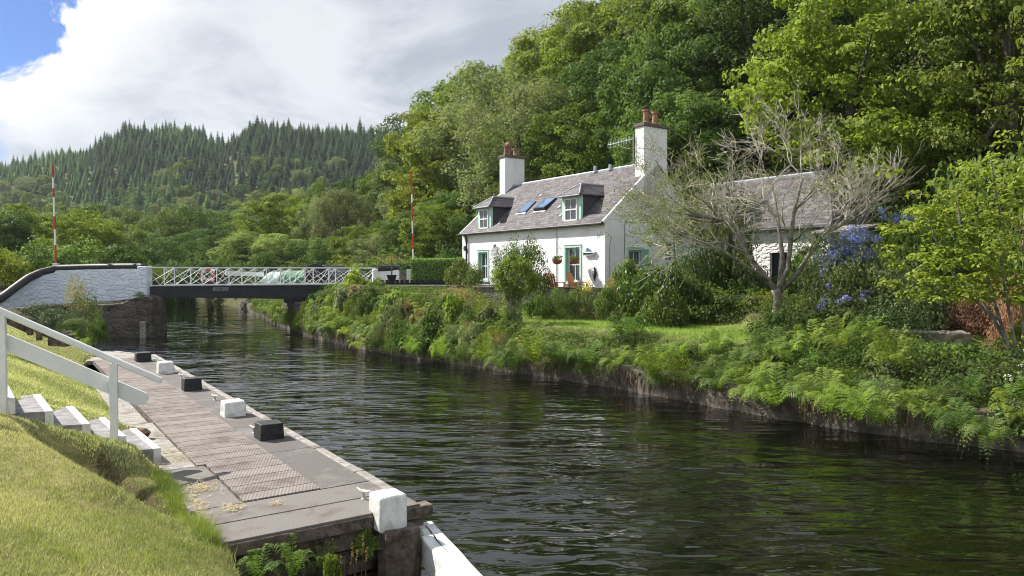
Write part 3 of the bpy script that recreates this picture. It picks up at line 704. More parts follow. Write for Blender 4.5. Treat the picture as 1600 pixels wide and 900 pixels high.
cr = MB(); cr.tube([(-.98, 8.28, -2.868), (-.86, 7.98, -2.866), (-.80, 7.80, -2.867), (-.66, 7.5, -2.867)], [.004, .009, .006, .003], 4); co_ = cr.build('crack', M['black'], None); co_.parent = b_
# mooring cleats
def cleat(a, b, label):
    mb = MB(); mb.lathe([(.035, -.01), (.03, .01), (.018, .02), (.018, .09)], (0,0,0), 8)
    o = mb.build('stem', M['metal'], None); h = MB().tube([(-.10, 0, .11), (-.04, 0, .095), (.04, 0, .095), (.10, 0, .12)], [.010, .018, .018, .010], 6).build('horn', M['wornwhite'], None)
    r = root('mooring_cleat', DV(a, b, QZ), math.atan2(DA[1], DA[0])+.5); o.parent = r; h.parent = r; tag(r, label, 'cleat', 'small mooring cleats beside the blocks'); return r
cleat(4.75, .52, 'small pale cleat just behind the nearest black block')
cleat(8.3, .34, 'small cleat between the middle white block and the next black block')
cleat(12.0, .30, 'small cleat between the farthest white block and the black block before it')
cleat(16.0, .30, 'small cleat beside the farthest black block')
cleat(.50, .44, 'pale cleat horn just behind the near corner white block')

# ================================================================== steps and handrail
ux = Vector((.93, .37, 0)).normalized(); vx = Vector((-.61, .79, 0)).normalized()
S0 = Vector((-4.79, 10.0, 0))
st = tag(root('stone_steps', (S0.x, S0.y, QZ)), 'five grey stone steps with white painted edges climbing the grass bank from the quay', 'steps')
for i in range(5):
    top = -2.40+.2*i; p = S0-ux*(.42*i)
    mb = MB(); a = p-ux*.10; q = p-ux*.50
    def slab_(mb, a, q, L, z0, z1):
        vs = [a, q, q+vx*L, a+vx*L]; mb.add([(v.x, v.y, z0) for v in vs]+[(v.x, v.y, z1) for v in vs], [(0,1,2,3)[::-1],(4,5,6,7),(0,1,5,4),(1,2,6,5),(2,3,7,6),(3,0,4,7)])
    slab_(mb, a, q, 1.62, top-.34, top-.004); stp = par(mb.build('step', M['concrete'] if i == 9 else M['stepstone'] if 'stepstone' in M else M['slab'], None, bevel=.01), st)
    mb = MB(); slab_(mb, p, a, 1.62, top-.24, top); nz_ = mb.build('painted_edge', M['wornwhite'], None, bevel=.012); nz_.parent = stp
rail = tag(root('handrail', (-5.32, 9.81, -2.35)), 'white wooden handrail with two posts and a lower board beside the stone steps', 'handrail')
def RP(u, z): return Vector((-4.79-.93*u, 10.0-.37*u, z))
sl_ = .536
def rz_(u): return -1.475+sl_*u
rb = roughbeam('top_rail', RP(-.02, rz_(-.02)), RP(3.4, rz_(3.4)), .075, .085, M['white'], 6, .002, .028); par(rb, rail)
for u, zb in ((.566, -2.5), (1.816, -1.85), (3.1, -1.7)):
    p = RP(u, 0)
    par(MB().beam((p.x, p.y, zb), (p.x, p.y, rz_(u)-.045), .095, .095, up=(.93, .37, 0)).build('post', M['white'], None, bevel=.006), rail)
def bz_(u): return rz_(u)-.385
e = Vector((0,0,1)); off = Vector((-.37, .93, 0))*.085
mb = MB(); P0 = RP(.17, bz_(.17))+off; P1 = RP(3.4, bz_(3.4))+off; dd = (P1-P0).normalized(); nrm = off.normalized(); upv = dd.cross(nrm).normalized()
if upv.z < 0: upv = -upv
prof = [P0+upv*.04, P0+dd*.05+upv*.10, P1+upv*.10, P1-upv*.10, P0+dd*.10-upv*.10, P0+dd*.01-upv*.05]
n = len(prof); mb.add([tuple(p-nrm*.022) for p in prof]+[tuple(p+nrm*.022) for p in prof], [tuple(range(n)), tuple(range(n, 2*n))[::-1]]+[(i, n+i, n+(i+1) % n, (i+1) % n) for i in range(n)])
par(mb.build('lower_board', M['white'], None, bevel=.004), rail)
# other timbers on the bank
def W3(px, py, Y): return Vector(((px-800)/F0*Y, Y, (HZ-py)/F0*Y))
mb = MB().beam(W3(-30, 477, 17.5), W3(47, 512, 18), .10, .30)
tb = mb.build('timber_board', M['timber'], None, bevel=.01); tag(tb, 'dark brown timber board lying up the grass bank at the left edge', 'board')
for px, py in ((46, 508), (60, 516)):
    pg_ = MB().beam(W3(px, py+16, 18), W3(px, py-8, 18), .10, .10, up=(0,1,0)).build('peg', M['timber'], None); pg_.parent = tb
h_ = W3(97, 524, 20)
mb = MB().beam(h_+Vector((-.28, 0, -.12)), h_+Vector((.26, -.1, -.14)), .35, .30).build('timber_sleeper', M['timber'], None, bevel=.02); tag(mb, 'dark timber sleeper end at the foot of the grass bank before the bridge wall', 'sleeper')
cp_ = MB().beam(h_+Vector((.05, 0, .05)), h_+Vector((.26, -.1, .12)), .12, .06).build('concrete_cap', M['concrete'], None); cp_.parent = mb
x, y, z = hit(146, 596); mb = MB().beam((x, y, z-.1), (x, y, z+.16), .05, .05, up=(0,1,0)); mb.beam((x, y, z+.03), (x+.20, y+.05, z+.05), .05, .04); mb.beam((x+.2, y+.05, z-.05), (x+.2, y+.05, z+.14), .03, .03, up=(0,1,0))
tag(mb.build('rusty_bracket', M['rust'], None), 'small rusty iron bracket in the grass beside the quay', 'bracket')
x, y, z = hit(200, 655); rk = MB().lathe([(.0, -.1), (.13, -.08), (.16, .0), (.10, .07), (.0, .08)], (0,0,0), 8).build('earth_clod', M['soil'], None); rk.location = (-5.82, 11.42, -2.5); rk.scale = (1.2, .9, .8); tag(rk, 'brown clod of turf and earth behind the lowest step', 'clod of earth')

# ================================================================== left bridge wall
ab = tag(root('bridge_wall', (-19.6, 39, WZ)), 'whitewashed stone bridge wall with black curved coping on a dark stone base, left of the bridge', 'wall')
plan = [(-19.35, 39.0, .27, -1.20), (-20.8, 39.2, .27, -1.5), (-22.6, 39.4, .24, -1.62), (W3(85, 0, 39.4).x, 39.4, .18, -1.72), (W3(60, 0, 38.8).x, 38.8, -.03, -1.74), (W3(40, 0, 38).x, 38, -.33, -1.75), (W3(20, 0, 37).x, 37, -.78, -1.80), (W3(0, 0, 36).x, 36, -1.22, -1.9), (W3(-35, 0, 34.5).x, 34.5, -1.75, -2.4)]
def wallstrip(plan, th, z0f, z1f, name, mat, oy=0, sub=6):
    mb = MB(); pts = []
    for (x0,y0,a0,b0), (x1,y1,a1,b1) in zip(plan[:-1], plan[1:]):
        for i in range(sub): t = i/sub; pts.append((x0+(x1-x0)*t, y0+(y1-y0)*t, a0+(a1-a0)*t, b0+(b1-b0)*t))
    pts.append(plan[-1]); rz = random.Random(1)
    for x, y, a, b in pts:
        z1, z0 = z1f(a, b), z0f(a, b); mb.v += [(x, y+oy, z0), (x, y+oy, z1), (x, y+oy+th, z1), (x, y+oy+th, z0)]
    for i in range(len(pts)-1):
        for k in range(4): mb.f.append((i*4+k, (i+1)*4+k, (i+1)*4+(k+1) % 4, i*4+(k+1) % 4))
    mb.f += [(0,1,2,3), tuple(4*(len(pts)-1)+k for k in (3,2,1,0))]
    return par(mb.build(name, mat, None, bevel=.02), ab)
pw = wallstrip(plan, .42, lambda a, b: b, lambda a, b: a-.10, 'white_wall_face', M['paintedrubble'])
# rough hem of the whitewash: the dark base in front rises unevenly to it
cpts_ = [(x, y+.2, a) for x, y, a, b in plan]
cb = MB()
sm_ = []
for i in range(len(cpts_)-1):
    for k in range(5): t = k/5; sm_.append(tuple(cpts_[i][j]*(1-t)+cpts_[i+1][j]*t for j in range(3)))
sm_.append(cpts_[-1]); sm_[0] = (-19.95, 39.25, .27)
cb.tube(sm_, .205, 8); cpo = par(cb.build('black_coping', M['black'], None, smooth=True), ab)
par(MB().box((-19.80, 38.86, -1.25), (-19.28, 39.5, .31)).build('white_end_pier', M['paintedrubble'], None, bevel=.06, seg=3), ab)
bs = MB(); tops = [(-18.75, -1.36), (-19.0, -1.22), (-19.5, -1.28), (-19.9, -1.36), (-20.25, -1.58), (-20.8, -1.66), (-21.8, -1.68), (-23, -1.74), (-25, -1.80), (-27.5, -1.95)]
n = len(tops)
rz = random.Random(6)
for y in (38.25, 39.9):
    bs.v += [(x, y, t) for x, t in tops] + [(x+(.1 if i == 0 else 0), y-.18 if y < 39 else y, -4.6) for i, (x, t) in enumerate(tops)]
for i in range(n-1):
    bs.f += [(i, n+i, n+i+1, i+1), (i, i+1, 2*n+i+1, 2*n+i), (2*n+i, 2*n+i+1, 3*n+i+1, 3*n+i)]
bs.f += [(0, 2*n, 3*n, n), (n-1, 2*n-1, 4*n-1, 3*n-1)]
par(bs.build('stone_base', M['stone'], None, bevel=.10, seg=3), ab)
par(MB().box((-19.25, 37.98, -4.2), (-18.95, 38.1, -2.55)).build('fender_board', M['concrete'], None, bevel=.02), ab)
par(MB().beam((-19.75, 39.8, -3), (-23.9, 47.5, -3), .9, 3.2).build('abutment_side', M['stone'], None), ab)

# ================================================================== swing bridge
BL, BR = Vector((-19.55, 39.15, 0)), Vector((-8.35, 44.8, 0)); bd = (BR-BL).normalized(); bn = Vector((-bd.y, bd.x, 0)); BLEN = (BR-BL).length
br = tag(root('swing_bridge', (BL.x, BL.y, -1.0), math.atan2(bd.y, bd.x)), 'black girder bridge with white lattice railings crossing the canal', 'bridge')
def bp(mb, name, mat, bevel=0, parent=None): 
    o = mb.build(name, mat, parent or br, bevel=bevel); return o
DZ = .26       # deck level relative to root (world -.74)
def railing(yy, n=9, sh=0):
    rl = None; mb = MB(); H = .98
    x0, x1 = .06+sh, BLEN+sh
    mb.tube([(x0, yy, DZ+H), (x1, yy, DZ+H)], .032, 6); mb.tube([(x0, yy, DZ+.02), (x1, yy, DZ+.02)], .028, 6)
    top = bp(mb, 'railing', M['white'])
    step = (x1-x0)/n
    lm = MB()
    for i in range(n+1): bp(MB().beam((x0+i*step, yy, DZ-.06), (x0+i*step, yy, DZ+H), .05, .05, up=(0,1,0)), 'post', M['white'], parent=top)
    for i in range(n):
        a = x0+i*step; b = a+step; m_ = (a+b)/2
        if i: pass
        for s0, s1 in (((a, 0), (b, 1)), ((a, 1), (b, 0)), ((a, 1), (m_, 0)), ((m_, 0), (b, 1))):
            lm.tube([(s0[0], yy+.02, DZ+.04+s0[1]*(H-.06)), (s1[0], yy+.02, DZ+.04+s1[1]*(H-.06))], .013, 4)
    lt = lm.build('lattice', M['white'], top)
railing(.0); railing(2.35, 9, .95)
gm = MB()
def girder(yy, w):
    gm.add([(0, yy, DZ-.07), (BLEN*.98, yy, DZ-.05), (BLEN*.98, yy, -.42), (BLEN*.80, yy, -.62), (BLEN*.62, yy, -.56), (.0, yy, -.34),
            (0, yy+w, DZ-.07), (BLEN*.98, yy+w, DZ-.05), (BLEN*.98, yy+w, -.42), (BLEN*.80, yy+w, -.62), (BLEN*.62, yy+w, -.56), (.0, yy+w, -.34)],
           [(0,1,2,3,4,5)[::-1], (6,7,8,9,10,11), (0,6,7,1), (1,7,8,2), (2,8,9,3), (3,9,10,4), (4,10,11,5), (5,11,6,0)])
girder(-.12, .12); girder(2.35, .12); bp(gm, 'girder', M['girder'])
bp(MB().box((0, -.18, DZ-.07), (BLEN*.98, -.02, DZ-.035)), 'kerb_flange', M['girder'])
bp(MB().box((.05, .02, DZ-.2), (BLEN*.98, 2.33, DZ-.08)), 'deck', M['timber'])
bp(MB().box((BLEN*.60, .0, -.85), (BLEN*.68, 2.2, -.45)), 'bearing_block', M['girder'])
sx = None
for i in range(200):
    x = BLEN*i/200; w_ = BL+bd*x-bn*.13
    if 800+F0*w_.x/w_.y > 344: sx = x; break
sgn = bp(MB().box((sx-.40, -.16, -.045), (sx+.40, -.125, .155)), 'name_plate', M['girder'])
fr = MB()
for a, b in (((sx-.39, -.165, -.035), (sx+.39, -.16, -.022)), ((sx-.39, -.165, .133), (sx+.39, -.16, .146)), ((sx-.39, -.165, -.035), (sx-.375, -.16, .146)), ((sx+.375, -.165, -.035), (sx+.39, -.16, .146))): fr.box(a, b)
fr.build('plate_border', M['lead'], sgn)
tx = bpy.data.curves.new('lettering', 'FONT'); tx.body = 'CRINAN  BRIDGE'; tx.size = .105; tx.align_x = 'CENTER'; tx.align_y = 'CENTER'; tx.extrude = .003; tx.materials.append(M['metal'])
tmp_ = bpy.data.objects.new('tmp', tx); COL.objects.link(tmp_); bpy.context.view_layer.update(); me = bpy.data.meshes.new_from_object(tmp_.evaluated_get(bpy.context.evaluated_depsgraph_get())); bpy.data.objects.remove(tmp_)
to = bpy.data.objects.new('lettering', me); COL.objects.link(to); to.parent = sgn; to.location = (sx, -.166, .055); to.rotation_euler = (math.pi/2, 0, 0)
# right-hand abutment of the bridge
ra = MB().box((0, -.6, -3.2), (3.4, 3.6, -.75)).build('bridge_abutment', M['stone'], None, bevel=.12); q_ = BL+bd*(BLEN*.615); ra.location = (q_.x, q_.y, -.98); ra.rotation_euler = (0, 0, math.atan2(bd.y, bd.x)); tag(ra, 'dark wet stone pier under the right end of the bridge', 'bridge pier')

# things beyond the bridge
def ring(name, c, R, r, mat, nrm=(0,1,0)):
    mb = MB(); pts = [(R*math.cos(t), 0, R*math.sin(t)) for t in np.linspace(0, 2*math.pi, 21)]; mb.tube(pts, r, 8, False); o = mb.build(name, mat, None, smooth=True); o.location = c; return o
lb = ring('lifebuoy', W3(325, 430, 44.6), .36, .10, P('faded_orange_plastic', (.42, .13, .09), (.5, .2, .15), 5, .6)); tag(lb, 'faded orange lifebuoy ring seen through the bridge railing', 'lifebuoy')
mb = MB()
for k in range(4): t = math.pi/4+k*math.pi/2; mb.tube([(.24*math.cos(t), -.01, .24*math.sin(t)), (.48*math.cos(t), -.01, .48*math.sin(t))], .105, 8)
bb_ = mb.build('white_band', M['white'], lb)
stn = MB().beam((0, .14, -1.6), (0, .14, -.1), .09, .09, up=(0,1,0)).build('stand', M['timber'], lb)
p0 = W3(352, 427, 50); p1 = W3(412, 429, 52)
wb = tag(root('white_barrier', (p0.x, p0.y, -1)), 'long white painted barrier beam beyond the bridge railing', 'barrier')
par(MB().beam(p0, p1, .14, .30).build('beam', M['white'], None, bevel=.02), wb)
for t in (.1, .9):
    q = p0.lerp(p1, t); par(MB().beam((q.x, q.y+.1, -1.2), (q.x, q.y+.1, q.z-.1), .14, .14, up=(0,1,0)).build('post', M['timber'], None), wb)
# green hooped tent
tp = W3(450, 440, 52); tn = tag(root('hooped_tent', (tp.x, tp.y, -1.05)), 'low green hooped tent with pale front beyond the bridge', 'tent')
def arch(mb, x0, x1, w, h, n=12, off=0.0):
    o = len(mb.v)
    for x in (x0, x1):
        for k in range(n+1): t = math.pi*k/n; mb.v.append((x+off*math.sin(t), -w/2*math.cos(t), h*math.sin(t)**.8))
    for k in range(n): mb.f.append((o+k, o+k+1, o+n+2+k, o+n+1+k))
    mb.f.append(tuple(o+k for k in range(n+1))[::-1]); mb.f.append(tuple(o+n+1+k for k in range(n+1)))
mb = MB(); arch(mb, -.3, 1.8, 2.4, 1.15); par_ = mb.build('green_body', M['greenfab'], tn, smooth=False)
mb = MB(); arch(mb, -1.7, -.3, 2.42, 1.05, off=.5); mb.build('pale_front', M['palefab'], tn)
for x in (-1.2, -.7, -.2, .6, 1.4):
    mb = MB(); mb.tube([(x+.25, -1.22*math.cos(t), 1.12*math.sin(t)**.8+.02) for t in np.linspace(.02, math.pi-.02, 13)], .03, 5, False); mb.build('hoop', M['palefab'], tn)
# black round-topped board
q = W3(492, 430, 50); mb = MB(); n = 14
ps = [(-.75, -1.0), (.85, -1.0)]+[(.85*math.cos(t)*.95+.05, .15+.62*math.sin(t)) for t in np.linspace(0, math.pi, n)]
mb.add([(x, 0, z) for x, z in ps]+[(x, .12, z) for x, z in ps], [tuple(range(len(ps))), tuple(range(len(ps), 2*len(ps)))[::-1]]+[(i, len(ps)+i, len(ps)+(i+1) % len(ps), (i+1) % len(ps)) for i in range(len(ps))])
o = mb.build('round_topped_board', M['girder'], None, bevel=.02); o.location = q; tag(o, 'black round-topped board standing behind the bridge railing beside the green tent', 'board')
# dark car mostly hidden behind the railing
cq = W3(528, 440, 53); car = tag(root('parked_car', (cq.x, cq.y, -1.02), .35), 'dark grey parked car half hidden behind the bridge railing', 'car')
cm_ = P('grey_car_paint', (.10, .11, .12), (.12, .13, .14), 3, .35)
def extr(prof, w, name, mat, y0=0, bev=.05, parent=car, inset=0):
    n = len(prof); mb = MB(); mb.add([(x, y0-w/2, z) for x, z in prof]+[(x, y0+w/2, z) for x, z in prof], [tuple(range(n)), tuple(range(n, 2*n))[::-1]]+[(i, n+i, n+(i+1) % n, (i+1) % n) for i in range(n)])
    return mb.build(name, mat, parent, bevel=bev)
extr([(-2, .3), (2, .3), (2.05, .75), (1.1, .92), (-1.7, .95), (-2.05, .8)], 1.65, 'body', cm_)
extr([(1.0, .93), (.45, 1.42), (-1.1, 1.45), (-1.75, .96)], 1.45, 'cabin', M['glass'])
extr([(.45, 1.43), (.4, 1.48), (-1.05, 1.5), (-1.1, 1.45)], 1.4, 'roof', cm_, bev=.02)
for x in (-1.3, 1.3):
    for y in (-.78, .78):
        mb = MB(); mb.tube([(x, y-.1, .3), (x, y+.1, .3)], .31, 14); mb.build('wheel', M['black'], car)

# barrier poles
def pole(px, Y, ytop, zb, label, lean=0):
    x = (px-800)/F0*Y; H = (HZ-ytop)/F0*Y-zb; r = tag(root('barrier_pole', (x, Y, zb)), label, 'barrier pole', 'raised red and white barrier poles of the bridge')
    segs = [(0, .25), (.25, .40), (.40, .52), (.52, .70), (.70, .78), (.78, .88), (.88, 1.0)] 
    for i, (a, b) in enumerate(segs):
        rd_ = i % 2 == (0 if label.startswith('left') else 1) or i == 6; MB().tube([(lean*a, 0, H*a), (lean*b, 0, H*b)], .048, 8).build('red_stripe' if rd_ else 'white_stripe', M['redp' if rd_ else 'white'], r)
    MB().box((-.14, -.14, -.5), (.14, .14, .5)).build('mount', M['metal'], r, bevel=.02); return r
pole(88, 41.5, 258, .0, 'left barrier pole standing upright behind the black coping', -.12)
pole(646, 47.5, 268, -.2, 'right barrier pole standing upright by the white gate pier left of the cottage', -.12)

# right gate piers and wall
def P2(px, Y): return Vector(((px-800)/F0*Y, Y, 0))
gw = tag(root('gate_wall', (*P2(602, 45).xy, -1)), 'short white bridge wall with black coping at the right end of the bridge', 'wall')
a = P2(582, 44.6); b = P2(622, 45.2)
par(MB().beam((a.x, a.y, -.5), (b.x, b.y, -.5), .4, 1.35).build('white_face', M['white'], None, bevel=.05), gw); par(MB().tube([(a.x+.3, a.y, .22), (b.x, b.y, .22)], .22, 8).build('black_coping', M['black'], None), gw)
a = P2(622, 45.8); b = P2(638, 46.2); mb = MB().beam((a.x, a.y, -.5), (b.x, b.y, -.5), .4, 1.15).build('rubble_wall', M['gstone'], None, bevel=.04); tag(mb, 'low brown rubble wall between the two white gate piers', 'wall')
gp = tag(root('gate_pier', (*P2(645, 44).xy, -1)), 'narrow white gate pier with black cap left of the trimmed hedge', 'gate pier')
c = P2(645, 44); par(MB().box((c.x-.32, c.y-.3, -1.1), (c.x+.32, c.y+.3, .18)).build('shaft', M['white'], None, bevel=.04), gp); par(MB().box((c.x-.36, c.y-.34, .183), (c.x+.36, c.y+.34, .42)).build('black_cap', M['black'], None, bevel=.08), gp)
mb = MB(); a = P2(598, 42.5); b = P2(700, 41.5); mb.beam((a.x, a.y, -.72), (b.x, b.y, -.72), .12, .22)
for i in range(14): q = a.lerp(b, i/13); mb.box((q.x-.09, q.y-.2, -.62), (q.x+.09, q.y+.05, -.45))
tag(mb.build('planter_trough', M['girder'], None), 'row of small dark plant pots on a low ledge below the gate piers', 'plant pots')
gl = tag(root('garden_wall', (*P2(660, 41).xy, -1.2)), 'low pale rubble garden wall under the trimmed hedge', 'wall')
a = P2(592, 41.6); b = P2(775, 38); par(MB().beam((a.x, a.y, -1.25), (b.x, b.y, -1.2), .4, .95).build('rubble', M['gstone'], None, bevel=.03), gl); par(MB().beam((a.x, a.y, -.76), (b.x, b.y, -.71), .46, .07).build('coping', M['concrete'], None, bevel=.02), gl)
# trimmed hedge
def boxleaves(rs, sx_, sy_, sz_, n, L):
    C = rs.rand(n, 3)*2-1; ax = rs.randint(0, 5, n); N = np.zeros((n, 3))
    for k, (i, s) in enumerate(((0, 1), (0, -1), (1, 1), (1, -1), (2, 1))): m_ = ax == k; C[m_, i] = s*(1-.05*rs.rand(m_.sum())); N[m_, i] = s
    C = C*np.array([sx_, sy_, sz_])+rs.normal(size=(n, 3))*.025; N = N+unit(rs, n)*.7; N /= np.linalg.norm(N, axis=1, keepdims=True)
    return leaves(C, N, L*(.7+.6*rs.rand(n)), L*.6, rs)
hr = np.random.RandomState(9); V_, F_, v_ = boxleaves(hr, 1.65, .75, .72, 16000, .085)
hg = link('trimmed_hedge', npmesh('trimmed_hedge', V_, F_, v_), LM['hedge']); hc = P2(690, 42.5); hg.location = (hc.x, hc.y, .02); hg.rotation_euler = (0, 0, rad(-28)); tag(hg, 'box-shaped clipped green hedge beside the left end of the cottage', 'hedge')
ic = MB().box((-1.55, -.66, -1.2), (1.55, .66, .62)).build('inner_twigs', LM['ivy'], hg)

# ================================================================== cottage
HR_ = math.atan2(.576, .818)
ct = tag(root('cottage', (4.04, 32, -.75), HR_), 'white roughcast cottage with slate roof, two dormers and two chimneys on the far bank', 'cottage')
LEN, DEP, EV = 11.9, 6.3, 2.95; RX = DEP/2; PIT = 2.73; RZ = EV+PIT
def hb(mb, name, mat, bevel=0, parent=None, smooth=False): return mb.build(name, mat, parent or ct, smooth=smooth, bevel=bevel)
# walls with real window openings on the front
WIN = [(1.67, 2.68, .31, 1.87), (9.28, 10.18, .33, 1.82)]
GWIN = [(1.42, 2.25, .40, 1.73), (3.75, 4.35, 1.25, 2.15)]
def wallopen(mb, u0, u1, z0, z1, holes, to3, depth, nrm):
    us = sorted({u0, u1, *[h[0] for h in holes], *[h[1] for h in holes]}); zs = sorted({z0, z1, *[h[2] for h in holes], *[h[3] for h in holes]})
    for i in range(len(us)-1):
        for j in range(len(zs)-1):
            cu, cz_ = (us[i]+us[i+1])/2, (zs[j]+zs[j+1])/2
            if any(h[0] < cu < h[1] and h[2] < cz_ < h[3] for h in holes): continue
            mb.add([to3(us[i], zs[j], 0), to3(us[i+1], zs[j], 0), to3(us[i+1], zs[j+1], 0), to3(us[i], zs[j+1], 0)], [(0,1,2,3)])
    for a, b, c, d in holes:
        for p, q in (((a, c), (b, c)), ((b, c), (b, d)), ((b, d), (a, d)), ((a, d), (a, c))):
            mb.add([to3(p[0], p[1], 0), to3(q[0], q[1], 0), to3(q[0], q[1], depth), to3(p[0], p[1], depth)], [(0,1,2,3)])
mb = MB()
wallopen(mb, 0, LEN, -.6, EV, WIN, lambda u, z, d: (d, u, z), .24, 1)
wallopen(mb, 0, DEP, -.6, EV, GWIN, lambda u, z, d: (u, d, z), .2, 1)
mb.add([(0, 0, EV), (DEP, 0, EV), (RX, 0, RZ-.02)], [(0,1,2)]); mb.add([(0, LEN, EV), (DEP, LEN, EV), (RX, LEN, RZ-.02)], [(0,2,1)])
mb.add([(0, LEN, -.6), (DEP, LEN, -.6), (DEP, LEN, EV), (0, LEN, EV)], [(0,3,2,1)]); mb.add([(DEP, 0, -.6), (DEP, LEN, -.6), (DEP, LEN, EV), (DEP, 0, EV)], [(0,1,2,3)])
hb(mb, 'wall', M['harl'])
# roof
SLN = math.hypot(RX, PIT); sx_ = RX/SLN; sz_ = PIT/SLN
mb = MB(); ov = .16
def roofpt(s, y, up=0): return (s*sx_-up*sz_, y, EV+s*sz_+up*sx_)
for a in (0,):
    vs = [roofpt(-ov, -.0), roofpt(-ov, LEN+.0), roofpt(SLN, LEN), roofpt(SLN, 0)]; vt = [roofpt(-ov, -.0, .09), roofpt(-ov, LEN, .09), roofpt(SLN, LEN, .09), roofpt(SLN, 0, .09)]
    mb.add(vs+vt, [(0,1,2,3),(4,5,6,7)[::-1],(0,4,5,1)[::-1],(1,5,6,2)[::-1],(2,6,7,3)[::-1],(3,7,4,0)[::-1]])
ro = hb(mb, 'roof', M['slate']); uvplanar(ro, lambda c: c.y, lambda c: (c.z-EV)/sz_)
mb = MB(); mb.add([(DEP-v[0], v[1], v[2]) for v in vs+vt], [(0,1,2,3)[::-1],(4,5,6,7),(0,4,5,1),(1,5,6,2),(2,6,7,3),(3,7,4,0)]); r2 = hb(mb, 'rear_roof', M['slate']); uvplanar(r2, lambda c: c.y, lambda c: (c.z-EV)/sz_)
mb = MB().tube([(RX, -.01, RZ+.10), (RX, LEN+.01, RZ+.10)], .085, 8).build('ridge', M['lead'], ro)
for y in (-.035, LEN-.055): hb(MB().beam(roofpt(-.12, y+.045, .045), roofpt(SLN, y+.045, .045), .10, .13), 'verge', M['harl'])
hb(MB().tube([(-.20, -.02, EV-.10), (-.20, LEN+.05, EV-.10)], .065, 8), 'gutter', M['black'])
mb = MB().tube([(-.19, LEN-.55, EV-.1), (-.10, LEN-.55, EV-.28), (-.07, LEN-.55, EV-.45), (-.07, LEN-.55, -.4)], .05, 8); hb(mb, 'downpipe', M['black'])
hb(MB().tube([(-.03, 3.32, -.3), (-.03, 3.33, EV-.1)], .018, 5), 'cable', M['lead'])
hb(MB().tube([(1.15, -.03, 1.35), (1.15, -.03, 2.9), (1.2, -.03, 2.98), (1.75, -.03, 2.95)], .014, 5), 'gable_cable', M['black'])
hb(MB().tube([(.25, -.03, -.2), (.25, -.03, 1.9), (.35, -.04, 2.3)], .02, 5), 'gable_pipe', M['lead'])
hb(MB().box((3.1, -.12, 2.88), (3.35, 0, 2.98)), 'gable_lamp', M['black'])
hb(MB().box((-.10, LEN-.42, 1.95), (0, LEN-.28, 2.2)), 'wall_lamp', M['black'])
def sash(wx, u0, u1, z0, z1, axis_='y', frame='green', face=0., depth=.2, bars=True, surround=True, sideg=False):
    """sash window: surround, frame, glazing bars, glass; axis 'y' = front wall, 'x' = gable"""
    def T(u, z, d): return (d+face, u, z) if axis_ == 'y' else (u, d+face, z)
    def B_(mb, u0, u1, z0, z1, d0, d1):
        a = T(u0, z0, d0); b = T(u1, z1, d1); mb.box(tuple(min(p, q) for p, q in zip(a, b)), tuple(max(p, q) for p, q in zip(a, b))); return mb
    f = 'window'
    mb = MB(); t = .075
    B_(mb, u0, u0+t, z0, z1, depth-.07, depth+.0); B_(mb, u1-t, u1, z0, z1, depth-.07, depth); B_(mb, u0+t, u1-t, z1-t, z1, depth-.07, depth); B_(mb, u0+t, u1-t, z0, z0+t, depth-.07, depth)
    mid = (z0+z1)/2; B_(mb, u0+t, u1-t, mid-.03, mid+.03, depth-.06, depth)
    um = (u0+u1)/2; B_(mb, um-.014, um+.014, z0+t, mid-.03, depth-.05, depth-.01); B_(mb, um-.014, um+.014, mid+.03, z1-t, depth-.05, depth-.01)
    w = hb(mb, f, M['white'])
    g_ = B_(MB(), u0+t, u1-t, z0+t, z1-t, depth-.02, depth+.01).build('glass', M['glass'], w)
    # pair of curtains seen inside
    if surround:
        mb = MB(); s = .11
        B_(mb, u0-s, u0, z0-.02, z1+s, -.03, .01); B_(mb, u1, u1+s, z0-.02, z1+s, -.03, .01); B_(mb, u0-s, u1+s, z1+s-.0, z1+s+.03, -.05, .01); B_(mb, u0, u1, z1, z1+s, -.028, .012); mb.build('surround', M['paleg'], w)
        mb = MB(); r_ = MB(); B_(r_, u0+.004, u0+.03, z0+.01, z1-.01, .0, depth-.075); B_(r_, u1-.03, u1-.004, z0+.01, z1-.01, .0, depth-.075); B_(r_, u0+.03, u1-.03, z1-.03, z1-.004, .0, depth-.075); r_.build('reveal', M['green'], w)
        B_(MB(), u0-.14, u1+.14, z0-.12, z0-.022, -.07, depth-.05).build('sill', M['paleg'], w)
    return w
for h in WIN: sash(0, *h)
for h in GWIN: sash(0, *h, axis_='x', depth=.16, surround=(h[0] < 2))
mb = MB().box((2.27, -.05, .36), (2.62, -.01, 1.78)); hb(mb, 'shutter', M['green'])
